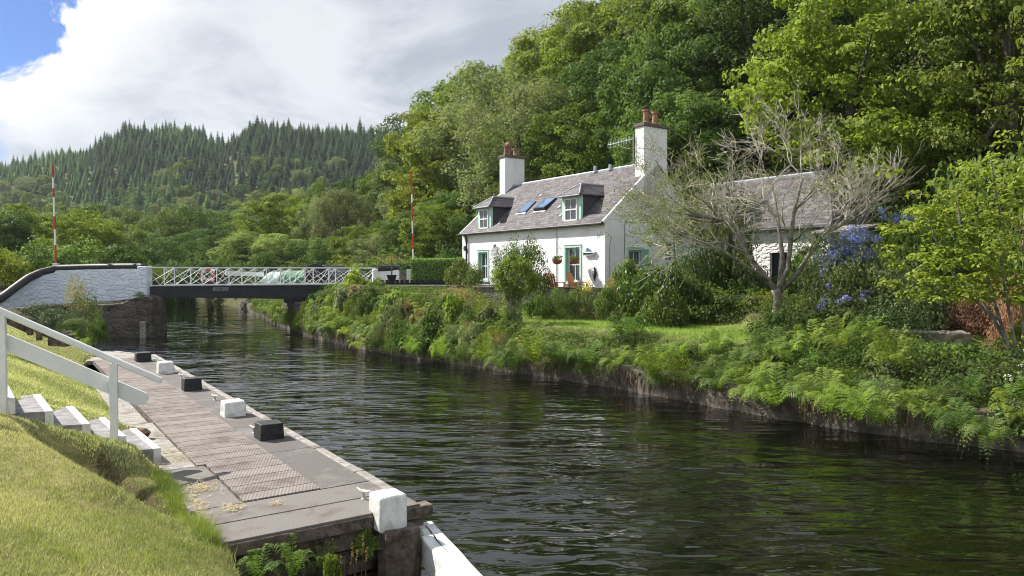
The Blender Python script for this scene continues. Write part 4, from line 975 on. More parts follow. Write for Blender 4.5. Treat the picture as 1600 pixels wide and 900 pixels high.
# dormers
def dormer(u0, u1):
    zt = 4.24; xb = (zt-EV)/(PIT/RX)
    d = hb(MB().box((.10, u0, EV+.05), (.22, u1, zt)), 'dormer', M['paleg'], bevel=.004)
    ck = MB(); 
    for y0, y1 in ((u0+.02, u0+.08), (u1-.08, u1-.02)):
        ck.add([(.22, y0, EV+.10), (.22, y0, zt), (xb+.15, y0, zt), (.22, y1, EV+.10), (.22, y1, zt), (xb+.15, y1, zt)], [(0,1,2),(3,5,4),(0,3,4,1),(1,4,5,2),(2,5,3,0)])
    ck.build('cheek', M['slate2'], d)
    w0, w1 = u0+.24, u1-.24; z0, z1 = EV+.16, zt-.10
    f = MB(); t = .06; x0, x1 = .045, .098
    f.box((x0, w0, z0), (x1, w0+t, z1)); f.box((x0, w1-t, z0), (x1, w1, z1)); f.box((x0, w0+t, z1-t), (x1, w1-t, z1)); f.box((x0, w0+t, z0), (x1, w1-t, z0+t)); mz = (z0+z1)/2
    f.box((x0+.006, w0+t, mz-.03), (x1, w1-t, mz+.03)); um = (w0+w1)/2
    f.box((x0+.015, um-.014, z0+t), (x1, um+.014, mz-.03)); f.box((x0+.015, um-.014, mz+.03), (x1, um+.014, z1-t)); f.build('window', M['white'], d)
    MB().box((.08, w0+t, z0+t), (.0985, w1-t, z1-t)).build('glass', M['glass'], d)
    MB().box((.0, u0-.06, EV-.0), (.10, u1+.06, EV+.07)).build('sill', M['paleg'], d)
    # hipped slate cap
    e0 = -.12; o_ = .14; ah = .58; um = (u0+u1)/2; rx0 = .68; rx1 = (zt+ah-EV)/(PIT/RX)+.1; xb2 = xb+.35
    V_ = [(e0, u0-o_, zt), (e0, u1+o_, zt), (xb2-.05, u1+o_, zt), (xb2-.05, u0-o_, zt), (rx0, um, zt+ah), (rx1, um, zt+ah)]
    r = MB().add(V_+[(x, y, z+.05) for x, y, z in V_], [(6,7,10),(7,8,11,10),(9,6,10,11),(0,3,2,1),(0,1,7,6),(1,2,8,7),(3,0,6,9),(2,3,9,8)]).build('dormer_roof', M['slate'], d)
    uvplanar(r, lambda c: c.y+c.x, lambda c: c.z*1.7)
    l = MB(); l.tube([(e0, u0-o_, zt+.06), (rx0, um, zt+ah+.06)], .03, 6); l.tube([(e0, u1+o_, zt+.06), (rx0, um, zt+ah+.06)], .03, 6); l.tube([(rx0, um, zt+ah+.06), (rx1, um, zt+ah+.06)], .04, 6); l.tube([(e0-.02, u0-o_, zt), (e0-.02, u1+o_, zt)], .03, 6); l.build('lead_hips', M['lead'], d)
    l = MB(); l.beam((.3, u0-.05, EV+.3), (xb+.1, u0-.05, zt+.05), .1, .02); l.build('flashing', M['lead'], d)
dormer(1.72, 3.08); dormer(9.12, 10.42)
def skylight(u0, u1, s0, s1, tilt):
    mb = MB(); P_ = lambda s, y, up: roofpt(s, y, up)
    def rb(s0, s1, y0, y1, h0, h1a, h1b): return [P_(s0, y0, h0), P_(s0, y1, h0), P_(s1, y1, h0), P_(s1, y0, h0), P_(s0, y0, h1a), P_(s0, y1, h1a), P_(s1, y1, h1b), P_(s1, y0, h1b)]
    fs = [(0,3,2,1)[::-1],(4,5,6,7),(0,1,5,4),(1,2,6,5),(2,3,7,6),(3,0,4,7)]
    mb.add(rb(s0, s1, u0, u1, .07, .15+tilt, .15), fs); k = hb(mb, 'skylight', M['girder'])
    g_ = MB().add(rb(s0+.07, s1-.07, u0+.07, u1-.07, .10, .158+tilt*.93, .158), fs).build('skylight_glass', M['skyglass'], k)
    MB().add(rb(s0-.14, s0-.01, u0-.05, u1+.05, .08, .12, .12), fs).build('apron', M['lead'], k)
m_, g_ = newmat('blue_sky_glass'); fin(g_, g_.n('ShaderNodeBsdfPrincipled', {'Base Color': (.07, .16, .30, 1), 'Roughness': .08, 'Specular IOR Level': .8}).outputs[0]); M['skyglass'] = m_
skylight(7.0, 7.75, 1.25, 2.15, 0); skylight(5.35, 6.25, 1.25, 2.3, .12)
for y, h in ((1.9+2.2, .20), (3.0, .14)): hb(MB().tube([(RX-.1, y, RZ+.05), (RX-.1, y, RZ+h+.2)], .08, 8), 'roof_vent', M['lead'])
for s, y in ((1.3, 4.4), (2.6, 7.2), (.35, 8.6), (.55, 3.6)):
    q = roofpt(s, y, .1); hb(MB().beam(q, roofpt(s+.22, y, .1), .13, .04, up=(-sz_, 0, sx_)), 'roof_patch', M['lead'])
# chimneys
def chimney(y0, y1, x0, x1, top, pots):
    c = hb(MB().box((x0, y0, 3.6), (x1, y1, top)), 'chimney', M['harl'], bevel=.02)
    MB().box((x0-.06, y0-.06, top+.002), (x1+.06, y1+.06, top+.10)).build('cap', M['cap'], c, bevel=.015); MB().box((x0-.02, y0-.02, top+.102), (x1+.02, y1+.02, top+.17)).build('cap_bed', M['cap'], c, bevel=.01)
    l = MB().box((x0-.05, y0-.015 if y0 > 0 else y0+.03, RZ-1.0), (x0-.003, y1+.02, RZ-.62)); l.build('lead_apron', M['lead'], c)
    for (x, h, r, kind) in pots:
        mb = MB(); zt = top+.17; ym = (y0+y1)/2
        if kind == 'cowl': mb.lathe([(r, 0), (r*.9, .1), (r*.85, h*.5), (r*1.25, h*.62), (r*1.3, h*.8), (r*.7, h), (r*.2, h*1.02)], (x, ym, zt), 12); mb.tube([(x, ym, zt+h*.7), (x-.1, ym+.22, zt+h*.85)], [.09, .12], 8)
        else: mb.lathe([(r*1.1, 0), (r*1.1, .06), (r*.88, .09), (r*.80, h-.12), (r*1.02, h-.10), (r*1.02, h), (r*.7, h), (r*.7, h-.05)], (x, ym, zt), 12)
        p_ = mb.build('chimney_pot', M['terra'], c)
        if kind == 'lid': MB().lathe([(r*.6, h), (r*1.05, h+.06), (r*.7, h+.10)], (x, ym, zt), 10).build('pot_lid', M['black'], c)
chimney(0.0, .56, 2.35, 3.85, 7.35, [(2.75, .66, .17, 'lid'), (3.35, .62, .17, 'pot')])
chimney(LEN-.56, LEN, 2.55, 3.95, 7.40, [(3.0, .78, .15, 'cowl'), (3.5, .46, .17, 'pot'), (2.78, .55, .10, 'pot')])
# aerial on the right chimney
an = tag(root('television_aerial', (4.04, 32, -.75), HR_), 'pale television aerial fixed to the right chimney of the cottage', 'aerial')
mb = MB().tube([(2.28, .62, 5.6), (2.28, .62, 7.05)], .02, 5); mb.tube([(2.28, .62, 5.9), (2.36, .5, 5.9)], .012, 4); mb.build('mast', M['lead'], an)
mb = MB(); mb.tube([(2.3, .6, 6.85), (2.1, 2.15, 6.75)], .014, 5)
for i in range(9): t = i/8; y = .85+1.3*t; mb.tube([(2.26-.12*t, y, 6.83-.08*t-.16), (2.26-.12*t, y, 6.83-.08*t+.16)], .010, 4)
mb.build('elements', M['lead'], an)
# hanging baskets
def basket(u, z, label, rr=.24, x=-.48):
    r = tag(root('hanging_basket', (0,0,0)), label, 'hanging basket', 'hanging baskets on the cottages'); M4 = Matrix.Rotation(HR_, 4, 'Z'); w_ = Vector((4.04, 32, -.75))+M4 @ Vector((x, u, z)); r.location = w_; r.rotation_euler = (0, 0, HR_)
    MB().lathe([(.05, -.20), (.15, -.17), (.22, -.08), (rr, .02), (rr-.02, .02)], (0,0,0), 14).build('bowl', M['basket'], r)
    mb = MB()
    for k in range(3): t = 2.1*k; mb.tube([(rr*math.cos(t), rr*math.sin(t), .02), (0, 0, .52)], .007, 4)
    mb.build('chains', M['metal'], r); mb = MB().tube([(0, 0, .52), (.12, 0, .56), (-x-.01, 0, .56)], .012, 5); mb.tube([(-x-.02, 0, .25), (0.15, 0, .56)], .010, 4); mb.build('bracket', M['green'], r)
    rs = np.random.RandomState(int(abs(u)*10)); V_, F_, v_ = puffs(rs, rs.uniform(-.16, .16, (9, 3))*[1, 1, .4]+[0, 0, .08], np.full(9, .11), 40, .055)
    link('foliage', npmesh('foliage', V_, F_, v_), LM['mid'], r); return r
basket(2.72, 1.30, 'hanging basket left of the right-hand front window of the cottage')
basket(1.50, 1.30, 'hanging basket in front of the right-hand front window of the cottage')
# wall ornaments
def HP(x, y, z): return Vector((4.04, 32, -.75))+Matrix.Rotation(HR_, 4, 'Z') @ Vector((x, y, z))
bo = root('boat_ornament', HP(-.06, .98, 1.55), HR_); tag(bo, 'small model boat ornament on the cottage wall right of the window', 'wall ornament')
MB().add([(-.05, -.42, .10), (-.05, .40, .10), (-.05, .30, -.06), (-.05, -.32, -.06), (.05, -.42, .10), (.05, .40, .10), (.05, .30, -.06), (.05, -.32, -.06)], [(0,1,2,3)[::-1],(4,5,6,7),(0,4,5,1),(1,5,6,2),(2,6,7,3),(3,7,4,0)]).build('hull', M['white'], bo)
MB().box((-.06, -.34, -.02), (.045, .34, .05)).build('stripe', M['girder'], bo); MB().add([(-.03, -.2, .11), (-.03, .22, .11), (-.03, .1, .28), (.03, -.2, .11), (.03, .22, .11), (.03, .1, .28)], [(0,1,2),(3,5,4),(0,3,4,1),(1,4,5,2),(2,5,3,0)]).build('cabin', M['boatblue'], bo)
mb = MB(); mb.tube([(0, 0, -.28), (0, .03, -.1), (0, -.02, .08), (0, .0, .26)], [.012, .05, .05, .035], 6); mb.tube([(0, 0, .24), (0, .02, .34)], [.05, .02], 6)
for s, t in ((-.06, .14), (.1, .16), (-.1, -.1), (.02, -.12)): mb.tube([(0, 0, s), (0, t, s+.09)], .018, 5)
lz = mb.build('lizard_ornament', M['girder'], None); lz.location = HP(-.04, .62, .62); lz.rotation_euler = (0, 0, HR_); tag(lz, 'dark lizard-shaped metal ornament low on the cottage front wall', 'wall ornament')
mb = MB()
for t in np.linspace(-.28, .28, 7): mb.tube([(0, t, -.3+.25*abs(t)), (-.05, t*1.1, .1), (0, t*.25, .5)], .010, 4)
for z in (-.2, 0, .2): mb.tube([(-.02, -.3, z), (-.06, 0, z), (-.02, .3, z)], .010, 4)
wo = mb.build('wire_ornament', M['girder'], None); wo.location = HP(-.08, 8.45, 1.7); wo.rotation_euler = (0, 0, HR_); tag(wo, 'arched black wire basket ornament on the cottage front wall', 'wall ornament')
# terrace wall, chairs
a = P2(742, 34.2); b = P2(948, 30.0); tw = tag(root('terrace_wall', (*a.lerp(b, .5).xy, -1.8)), 'low dark stone terrace wall in front of the cottage chairs', 'wall')
par(MB().beam((a.x, a.y, -1.32), (b.x, b.y, -1.28), .4, 1.2).build('stones', M['gstone'], None, bevel=.04), tw); par(MB().beam((a.x, a.y, -.70), (b.x, b.y, -.655), .5, .06).build('flat_stones', M['cap'], None, bevel=.02), tw)
def chair(x, y, rz, label):
    r = tag(root('garden_chair', (x, y, -1.05), rz), label, 'garden chair', 'orange wooden garden chairs on the cottage terrace')
    mb = MB()
    for i in range(5): w_ = .095; yy = -.26+i*.13; mb.add([(.05, yy-w_/2, .34), (.05, yy+w_/2, .34), (.28, yy+w_/2, 1.02-.02*abs(i-2)), (.28, yy-w_/2, 1.02-.02*abs(i-2)), (.07, yy-w_/2, .34), (.07, yy+w_/2, .34), (.30, yy+w_/2, 1.02-.02*abs(i-2)), (.30, yy-w_/2, 1.02-.02*abs(i-2))], [(0,1,2,3)[::-1],(4,5,6,7),(0,4,5,1),(1,5,6,2),(2,6,7,3),(3,7,4,0)])
    mb.beam((.12, -.34, .50), (.12, .34, .50), .05, .07); mb.beam((.25, -.34, .84), (.25, .34, .84), .05, .09); mb.build('backrest', M['orange'], r)
    MB().box((-.45, -.30, .36), (.05, .30, .40)).build('seat', M['orange'], r)
    for s in (-.34, .34):
        MB().box((-.48, s-.06, .58), (.15, s+.06, .61)).build('armrest', M['orange'], r)
        for xx in (-.42, .10): MB().box((xx-.03, s-.03, 0), (xx+.03, s+.03, .58)).build('leg', M['orange'], r)
c = P2(863, 32.6); chair(c.x, c.y, rad(228), 'orange wooden garden chair with its back to the camera on the cottage terrace')
c = P2(898, 31.9); chair(c.x, c.y, rad(150), 'orange wooden garden chair turned sideways below the right-hand window')

# ================================================================== annexe
an_o = Vector((4.04, 32, -.75))+Matrix.Rotation(HR_, 4, 'Z') @ Vector((4.6, -.02, 0))
ax = tag(root('annexe', an_o, HR_), 'low white rubble annexe with slate roof behind the bare tree, right of the cottage', 'annexe')
AL, AD, AE, AP = 7.7, 4.6, 2.5, 2.35
mb = MB(); holes = [(-5.9, -5.0, -.5, 1.55)]
wallopen(mb, -AL, 0, -.6, AE, holes, lambda u, z, d: (d, u, z), .22, 1); mb.add([(0, -AL, -.6), (AD, -AL, -.6), (AD, -AL, AE), (0, -AL, AE)], [(0,1,2,3)]); mb.add([(AD, -AL, -.6), (AD, 0, -.6), (AD, 0, AE), (AD, -AL, AE)], [(0,1,2,3)])
mb.build('wall', M['annexwall'], ax)
MB().box((.16, -5.9, -.5), (.22, -5.0, 1.55)).build('door', M['girder'], ax)
def asl(mb_pts, fs, nm, uvf):
    o = MB().add(mb_pts, fs).build(nm, M['slate'], ax); uvplanar(o, *uvf); return o
o_ = .18; hip = 1.5
V_ = [(-o_, -AL-o_, AE), (-o_, .0, AE), (AD+o_, .0, AE), (AD+o_, -AL-o_, AE), (AD/2, -AL+hip, AE+AP), (AD/2, .0, AE+AP)]; V2_ = V_+[(x, y, z+.09) for x, y, z in V_]
asl(V2_, [(6,7,11,10)[::-1],(8,9,10,11)[::-1],(9,6,10)[::-1],(0,1,2,3),(0,6,7,1)[::-1],(3,9,6,0)[::-1],(2,8,9,3)[::-1]], 'roof', (lambda c: c.y, lambda c: c.z*1.35))
MB().tube([(AD/2, -AL+hip, AE+AP+.1), (AD/2, 0, AE+AP+.1)], .09, 6).build('ridge', M['lead'], ax); MB().tube([(-o_-.04, -AL-.1, AE-.03), (-o_-.04, 0, AE-.03)], .06, 6).build('gutter', M['black'], ax)
mb = MB().tube([(-.06, -3.1, -.4), (-.06, -3.1, 2.3)], .04, 6); mb.build('downpipe', M['black'], ax)
basket(-4.0, 1.15, 'hanging basket on the annexe wall behind the bare tree trunk', x=4.1); basket(-7.0, 1.55, 'dark hanging basket near the right end of the annexe', x=4.1, rr=.3)
# timber shelter right of the annexe
c = P2(1318, 27.0); sh = tag(root('garden_shelter', (c.x, c.y, -1.2), HR_), 'open timber garden shelter with pale flat roof right of the annexe', 'shelter')
for x, y in ((-.7, -.7), (-.7, .7), (1, -.7), (1, .7)): MB().box((x-.06, y-.06, 0), (x+.06, y+.06, 2.6)).build('post', M['timber'], sh)
MB().add([(-.8, -.8, 2.62), (1.2, -.8, 2.9), (1.2, .8, 2.9), (-.8, .8, 2.62), (-.8, -.8, 2.70), (1.2, -.8, 2.98), (1.2, .8, 2.98), (-.8, .8, 2.70)], [(0,1,2,3)[::-1],(4,5,6,7),(0,1,5,4),(1,2,6,5),(2,3,7,6),(3,0,4,7)]).build('roof', M['concrete'], sh)
MB().box((.94, -.62, 0), (1.0, .62, 2.3)).build('back_panel', M['timber'], sh)
#==PART3==

# ================================================================== garden and bank planting
def bush_proto(name, seed, n=26, per=60, L=.11, flat=.8, asp=.6, tall=1.0, up=.3, spread=1.0):
    """unit bush: about 1 wide each way from the centre, height tall"""
    rs = np.random.RandomState(seed); cs = []; rr = []
    for i in range(n):
        d = unit(rs, 1)[0]; d[2] = abs(d[2])*1.0-.08; f = .50+.32*rs.rand()
        cs.append((d[0]*f*spread, d[1]*f*spread, max(.12, (d[2]*f*1.12+.08)*tall))); rr.append(.20+.14*rs.rand())
    V_, F_, v_ = puffs(rs, np.array(cs), np.array(rr), per, L, flat, up, asp)
    me = npmesh(name, V_, F_, v_); me.materials.append(LM['mid']); return me
BU = {
 'round': [bush_proto('shrub', 60+i, 34, 75, .085) for i in range(3)],
 'laurel': [bush_proto('shrub', 70+i, 46, 75, .10, .85, .5) for i in range(2)],
 'fine': [bush_proto('shrub', 80+i, 50, 90, .055, .9, .55) for i in range(2)],
 'big': [bush_proto('shrub', 90+i, 30, 42, .16, .8, .75) for i in range(2)],
 'loose': [bush_proto('shrub', 95+i, 34, 38, .085, 1.1, .4, 1.2) for i in range(2)],
}
WORD = {'mid': 'green', 'oak': 'mid-green', 'dark': 'dark green', 'bright': 'yellow-green', 'pale': 'pale grey-green', 'laurel': 'glossy laurel-like', 'bronze': 'bronze-tipped', 'olive': 'olive green', 'lime': 'lime green', 'ivy': 'dark ivy-like', 'red': 'red-leaved', 'hedge': 'light green', 'fern': 'bright green', 'fernlo': 'mid-green'}
NOUN = {'round': 'rounded shrub', 'laurel': 'leafy shrub', 'fine': 'small-leaved shrub', 'big': 'large-leaved plant', 'loose': 'loose open shrub'}
def bank_where(px):
    if px < 520: return 'by right bridge end'
    if px < 640: return 'on bank left of cottage'
    if px < 760: return 'below left cottage window'
    if px < 900: return 'below cottage front'
    if px < 1080: return 'below cottage gable'
    if px < 1300: return 'around bare tree'
    return 'on bank at far right'
def bush(kind, mat, x, y, w, h, where=None, z=None, grp='shrubs and plants on the far bank', nm='shrub', label=None):
    m_ = BU[kind][rnd.randrange(len(BU[kind]))]; o = bpy.data.objects.new(nm, m_); COL.objects.link(o); o.location = (x, y, (gz(x, y) if z is None else z)-.05)
    o.scale = (w/2, w/2, h); o.rotation_euler = (0, 0, rnd.uniform(0, 6.28)); setmat(o, LM[mat])
    if label: tag(o, label, 'shrub', grp)
    else: autolabel(o, WORD[mat]+' '+NOUN[kind], where or bank_where(800+F0*x/y), 'shrub', grp)
    return o
def bushpx(kind, mat, px, pb, wpx, hpx, Y=None, **kw):
    """shrub whose foot is seen at photo pixel (px, pb); w and h in photo pixels"""
    if Y is None: x, y, z = hit(px, pb)
    else: x, y = (px-800)/F0*Y, Y; z = (HZ-pb)/F0*Y
    return bush(kind, mat, x, y, wpx/F0*y, hpx/F0*y, z=z, **kw)

def fern_proto(seed, nf=15, rise=.85, droop=.55, npin=17):
    rs = np.random.RandomState(seed); Cs, Ns, Ts, Ls, Ws, vs, Rq = [], [], [], [], [], [], []
    for k in range(nf):
        an = 2*math.pi*(k+rs.rand()*.7)/nf; out = np.array([math.cos(an), math.sin(an), 0]); side = np.array([-out[1], out[0], 0]); ln = .8+.4*rs.rand(); ri = rise*(.6+.7*rs.rand()); dr = droop*(.7+.6*rs.rand())
        tw = rs.uniform(-.25, .25)
        def pt(t): return out*ln*(t*.98+.06)+side*tw*t*t+np.array([0, 0, 1])*(ri*math.sin(min(1, t*1.05)*math.pi*.62)*.95-dr*t**2.4)
        v0 = rs.rand()*.6
        for i in range(1, npin+1):
            t = i/npin; p = pt(t); d = pt(min(1, t+.04))-pt(t-.04); d /= np.linalg.norm(d); s_ = np.cross(d, [0, 0, 1]); s_ /= np.linalg.norm(s_)+1e-6; n = np.cross(s_, d)
            L = .26*math.sin(math.pi*min(1, .12+t*.95))**.8*ln+.015
            for sg in (-1, 1):
                T = s_*sg+d*.45-n*.18; T /= np.linalg.norm(T); Cs.append(p+T*L/2); Ns.append(n+unit(rs, 1)[0]*.15); Ts.append(T); Ls.append(L); Ws.append(.058*ln*(1-.4*t)); vs.append(np.clip(v0+rs.rand()*.4, 0, 1))
        for i in range(npin):
            p, q = pt(i/npin), pt((i+1)/npin); d = q-p; s2 = np.cross(d, [0, 0, 1]); s2 = s2/(np.linalg.norm(s2)+1e-6)*.011*ln*(1.1-i/npin); Rq.append([p-s2, q-s2*.8, q+s2*.8, p+s2])
    V_, F_, v_ = leaves(np.array(Cs), np.array(Ns), np.array(Ls), np.array(Ws), rs, .03, np.array(vs), np.array(Ts))
    Rq = np.array(Rq).reshape(-1, 3); F_ = np.vstack([F_, len(V_)+np.arange(len(Rq)).reshape(-1, 4)]); V_ = np.vstack([V_, Rq]); v_ = np.concatenate([v_, np.full(len(Rq), .3)]); me = npmesh('fern', V_, F_, v_); me.materials.append(LM['fern']); return me
FE = [fern_proto(i+5, nf=13+2*i, rise=.8+.15*(i % 3), droop=.45+.12*i) for i in range(4)]
def fern(x, y, w, h=None, where=None, mat='fern', z=None, lean=None, label=None):
    o = bpy.data.objects.new('fern', FE[rnd.randrange(4)]); COL.objects.link(o); o.location = (x, y, (gz(x, y) if z is None else z)-.02); s = w/2; o.scale = (s, s, (h or w*.62)/.9)
    o.rotation_euler = (lean[0] if lean else 0, lean[1] if lean else 0, 0)
    q = o.rotation_euler.to_matrix() @ Matrix.Rotation(rnd.uniform(0, 6.28), 3, 'Z'); o.rotation_euler = q.to_euler(); setmat(o, LM[mat])
    if label: tag(o, label, 'fern', 'ferns along the canal banks')
    else: autolabel(o, WORD[mat]+' fern clump', where or bank_where(800+F0*x/y), 'fern', 'ferns along the canal banks')
    return o
# retaining wall along the far water edge
rw = MB(); rz = random.Random(12); pts_ = []
for (ax_, ay_), (bx_, by_) in zip(Rpts[1:-3], Rpts[2:-2]):
    L_ = math.hypot(bx_-ax_, by_-ay_); n = max(1, int(L_/.55))
    for i in range(n): t = i/n; pts_.append((ax_+(bx_-ax_)*t, ay_+(by_-ay_)*t))
for i, (x, y) in enumerate(pts_):
    x2, y2 = pts_[min(i+1, len(pts_)-1)]; x1, y1 = pts_[max(i-1, 0)]; d = Vector((x2-x1, y2-y1, 0)).normalized(); n_ = Vector((d.y, -d.x, 0)); f = rz.uniform(-.07, .07); tz = -2.78+rz.uniform(-.10, .10)
    p = Vector((x, y, 0))
    for o_, z in ((-f-.06, -4.6), (-f, -3.1), (-f*.5+.04, tz), (.5, tz+.02), (.5, -4.6)): q = p+n_*o_; rw.v.append((q.x, q.y, z))
for i in range(len(pts_)-1):
    for k in range(5): rw.f.append((i*5+k, i*5+(k+1) % 5, (i+1)*5+(k+1) % 5, (i+1)*5+k))
tag(rw.build('retaining_wall', M['wetstone'], None), 'low stained retaining wall along the water edge of the far bank', 'wall')
def bankpt(a, s):     # a metres along the far shore from the photo's right edge, s metres inland
    acc = 0; P0 = Rpts[2:]
    for (ax_, ay_), (bx_, by_) in zip(P0[:-1], P0[1:]):
        L_ = math.hypot(bx_-ax_, by_-ay_)
        if acc+L_ >= a or (bx_, by_) == tuple(P0[-1]):
            t = (a-acc)/L_; d = ((bx_-ax_)/L_, (by_-ay_)/L_); return ax_+(bx_-ax_)*t+d[1]*s, ay_+(by_-ay_)*t-d[0]*s
        acc += L_
# --- measured plants: kind, leaf, px, foot row, width, height
for it in [
 ('big', 'lime', 552, 470, 66, 46, 41.5), ('round', 'mid', 530, 478, 50, 34, 41), ('big', 'mid', 590, 472, 55, 34, 40), ('fine', 'pale', 625, 476, 55, 30, 39),
 ('round', 'laurel', 718, 443, 52, 44, 39.5), ('round', 'mid', 742, 446, 40, 34, 38.5),
 ('fine', 'bronze', 720, 512, 100, 66, 32.5), ('fine', 'bronze', 662, 515, 66, 56, 33.5), ('round', 'dark', 705, 545, 96, 62, 31), ('round', 'dark', 640, 540, 66, 52, 32.5), ('fine', 'bronze', 690, 498, 60, 44, 34),
 ('fine', 'mid', 600, 520, 60, 50, 36), ('big', 'oak', 575, 530, 60, 52, 36), ('fine', 'olive', 545, 515, 56, 50, 38.5), ('round', 'oak', 512, 520, 46, 46, 39.5), ('round', 'mid', 486, 505, 40, 36, 42), ('round', 'bright', 462, 490, 34, 24, 45),
 ('fine', 'dark', 826, 454, 92, 84, 31.8), ('fine', 'mid', 796, 448, 66, 66, 32.6), ('fine', 'bright', 1192, 500, 84, 44, 26), ('round', 'mid', 1175, 492, 60, 36, 27), ('fine', 'mid', 1180, 500, 110, 50, 27.5), ('round', 'oak', 1120, 495, 90, 44, 28), ('fine', 'mid', 1265, 512, 70, 40, 25.5),
 ('big', 'mid', 806, 560, 60, 46, 28), ('round', 'olive', 770, 552, 66, 56, 29),
 ('round', 'mid', 842, 496, 56, 46, 29.3), ('fine', 'mid', 875, 495, 60, 44, 29.3), ('fine', 'olive', 925, 495, 66, 44, 29), ('round', 'oak', 905, 478, 60, 30, 29.5),
 ('laurel', 'laurel', 1010, 504, 110, 92, 27.6), ('laurel', 'laurel', 1060, 506, 96, 100, 27), ('laurel', 'laurel', 985, 470, 80, 66, 29), ('laurel', 'laurel', 1040, 512, 80, 62, 25.6), ('fine', 'bronze', 962, 470, 46, 44, 28.8), ('round', 'mid', 948, 498, 50, 54, 28.3),
 ('laurel', 'mid', 1115, 500, 110, 58, 26.5), ('round', 'ivy', 1140, 470, 96, 46, 28.5), ('round', 'ivy', 1190, 466, 80, 46, 28), ('laurel', 'laurel', 1165, 508, 86, 46, 26), ('fine', 'bright', 1262, 500, 66, 36, 24.5), ('big', 'mid', 1250, 480, 80, 72, 26), ('round', 'mid', 1225, 520, 90, 44, 23),
 ('fine', 'olive', 1330, 520, 190, 130, 22), ('fine', 'olive', 1420, 530, 170, 120, 21), ('fine', 'ivy', 1390, 545, 150, 80, 20), ('round', 'mid', 1300, 530, 110, 60, 22), ('fine', 'olive', 1290, 490, 110, 90, 24.5), ('round', 'bright', 1380, 480, 150, 120, 24), ('round', 'mid', 1450, 470, 170, 160, 24),
 ('round', 'ivy', 1500, 530, 130, 70, 21), ('laurel', 'ivy', 1570, 525, 120, 70, 21), ('laurel', 'dark', 1440, 520, 110, 60, 22),
 ('fine', 'red', 1592, 562, 100, 118, 17.2), ('fine', 'red', 1560, 490, 120, 80, 20), ('fine', 'mid', 1085, 480, 90, 96, 28.6), ('round', 'oak', 1150, 470, 90, 84, 28.4), ('fine', 'mid', 1255, 470, 60, 70, 26.5), ('fine', 'dark', 1120, 470, 76, 92, 29), ('loose', 'olive', 1130, 440, 110, 150, 28.2), ('loose', 'mid', 1262, 440, 70, 70, 26.6), ('fine', 'red', 1600, 470, 120, 110, 20), ('fine', 'red', 1520, 515, 90, 60, 20),
 ('big', 'bright', 1600, 560, 80, 60, 16), ('laurel', 'mid', 1620, 520, 140, 200, 19), ('round', 'mid', 1560, 440, 220, 210, 25), ('round', 'oak', 1660, 440, 220, 260, 22), ('round', 'mid', 1500, 430, 200, 190, 28), ('round', 'mid', 1370, 385, 150, 110, 31)]:
    k, m_, px, pb, w_, h_, Y = it; bushpx(k, m_, px, pb, w_, h_*1.08, Y)
# hedge bank behind and beside the cottage
for px, pb, w_, h_, Y, k, m_ in [(640, 452, 120, 60, 52, 'round', 'dark'), (700, 440, 90, 60, 50, 'round', 'dark'), (600, 440, 110, 50, 56, 'round', 'mid'), (1100, 380, 150, 110, 44, 'round', 'dark'), (1250, 350, 200, 120, 40, 'round', 'mid'), (1420, 360, 240, 150, 36, 'round', 'dark'), (880, 330, 130, 80, 52, 'round', 'oak'), (1560, 380, 260, 200, 32, 'round', 'dark'),
        (0, 440, 90, 60, 48, 'round', 'bright'), (60, 430, 90, 60, 52, 'round', 'mid'), (130, 425, 110, 55, 52, 'round', 'mid'), (190, 425, 90, 50, 52, 'round', 'dark'), (240, 436, 60, 26, 60, 'fine', 'bright'), (300, 440, 90, 46, 66, 'round', 'dark'), (360, 445, 90, 50, 68, 'round', 'dark'), (415, 447, 60, 60, 66, 'round', 'dark'), (540, 440, 90, 40, 60, 'round', 'bright'), (470, 440, 70, 40, 66, 'round', 'dark')]:
    bushpx(k, m_, px, pb, w_, h_, Y, grp='shrubs behind the bridge and cottage', where='behind the annexe and cottage' if px > 850 else 'beyond the bridge')
# shrub with canes in front of the cottage
x, y, z = hit(803, 505); y = 27.6; x = (806-800)/F0*y; z = gz(x, y)
cs_ = tag(root('cane_shrub', (x, y, z)), 'tall bright green shrub on bare upright canes in front of the cottage', 'shrub')
mb = MB(); rz = random.Random(7)
for i in range(16): a_ = rz.uniform(-.45, .25); b_ = rz.uniform(-.3, .3); mb.tube([(a_*.7, b_*.7, -.1), (a_, b_, 1.3), (a_*1.5, b_*1.5, 2.1)], [.018, .014, .008], 5)
mb.build('canes', M['palebark'], cs_)
rs = np.random.RandomState(5); c_ = []
for i in range(60): d = unit(rs, 1)[0]; c_.append((d[0]*.72, d[1]*.68, 1.72+d[2]*.66))
V_, F_, v_ = puffs(rs, np.array(c_), rs.uniform(.16, .3, 60), 95, .085, .8, .3, .6); link('foliage', npmesh('foliage', V_, F_, v_), LM['oak'], cs_)
c_ = [(rs.uniform(-.6, .3), rs.uniform(-.3, .3), rs.uniform(.15, 1.3)) for i in range(20)]; V_, F_, v_ = puffs(rs, np.array(c_), rs.uniform(.12, .26, 20), 60, .08, 1, .3, .5); link('lower_foliage', npmesh('foliage', V_, F_, v_), LM['bright'], cs_)
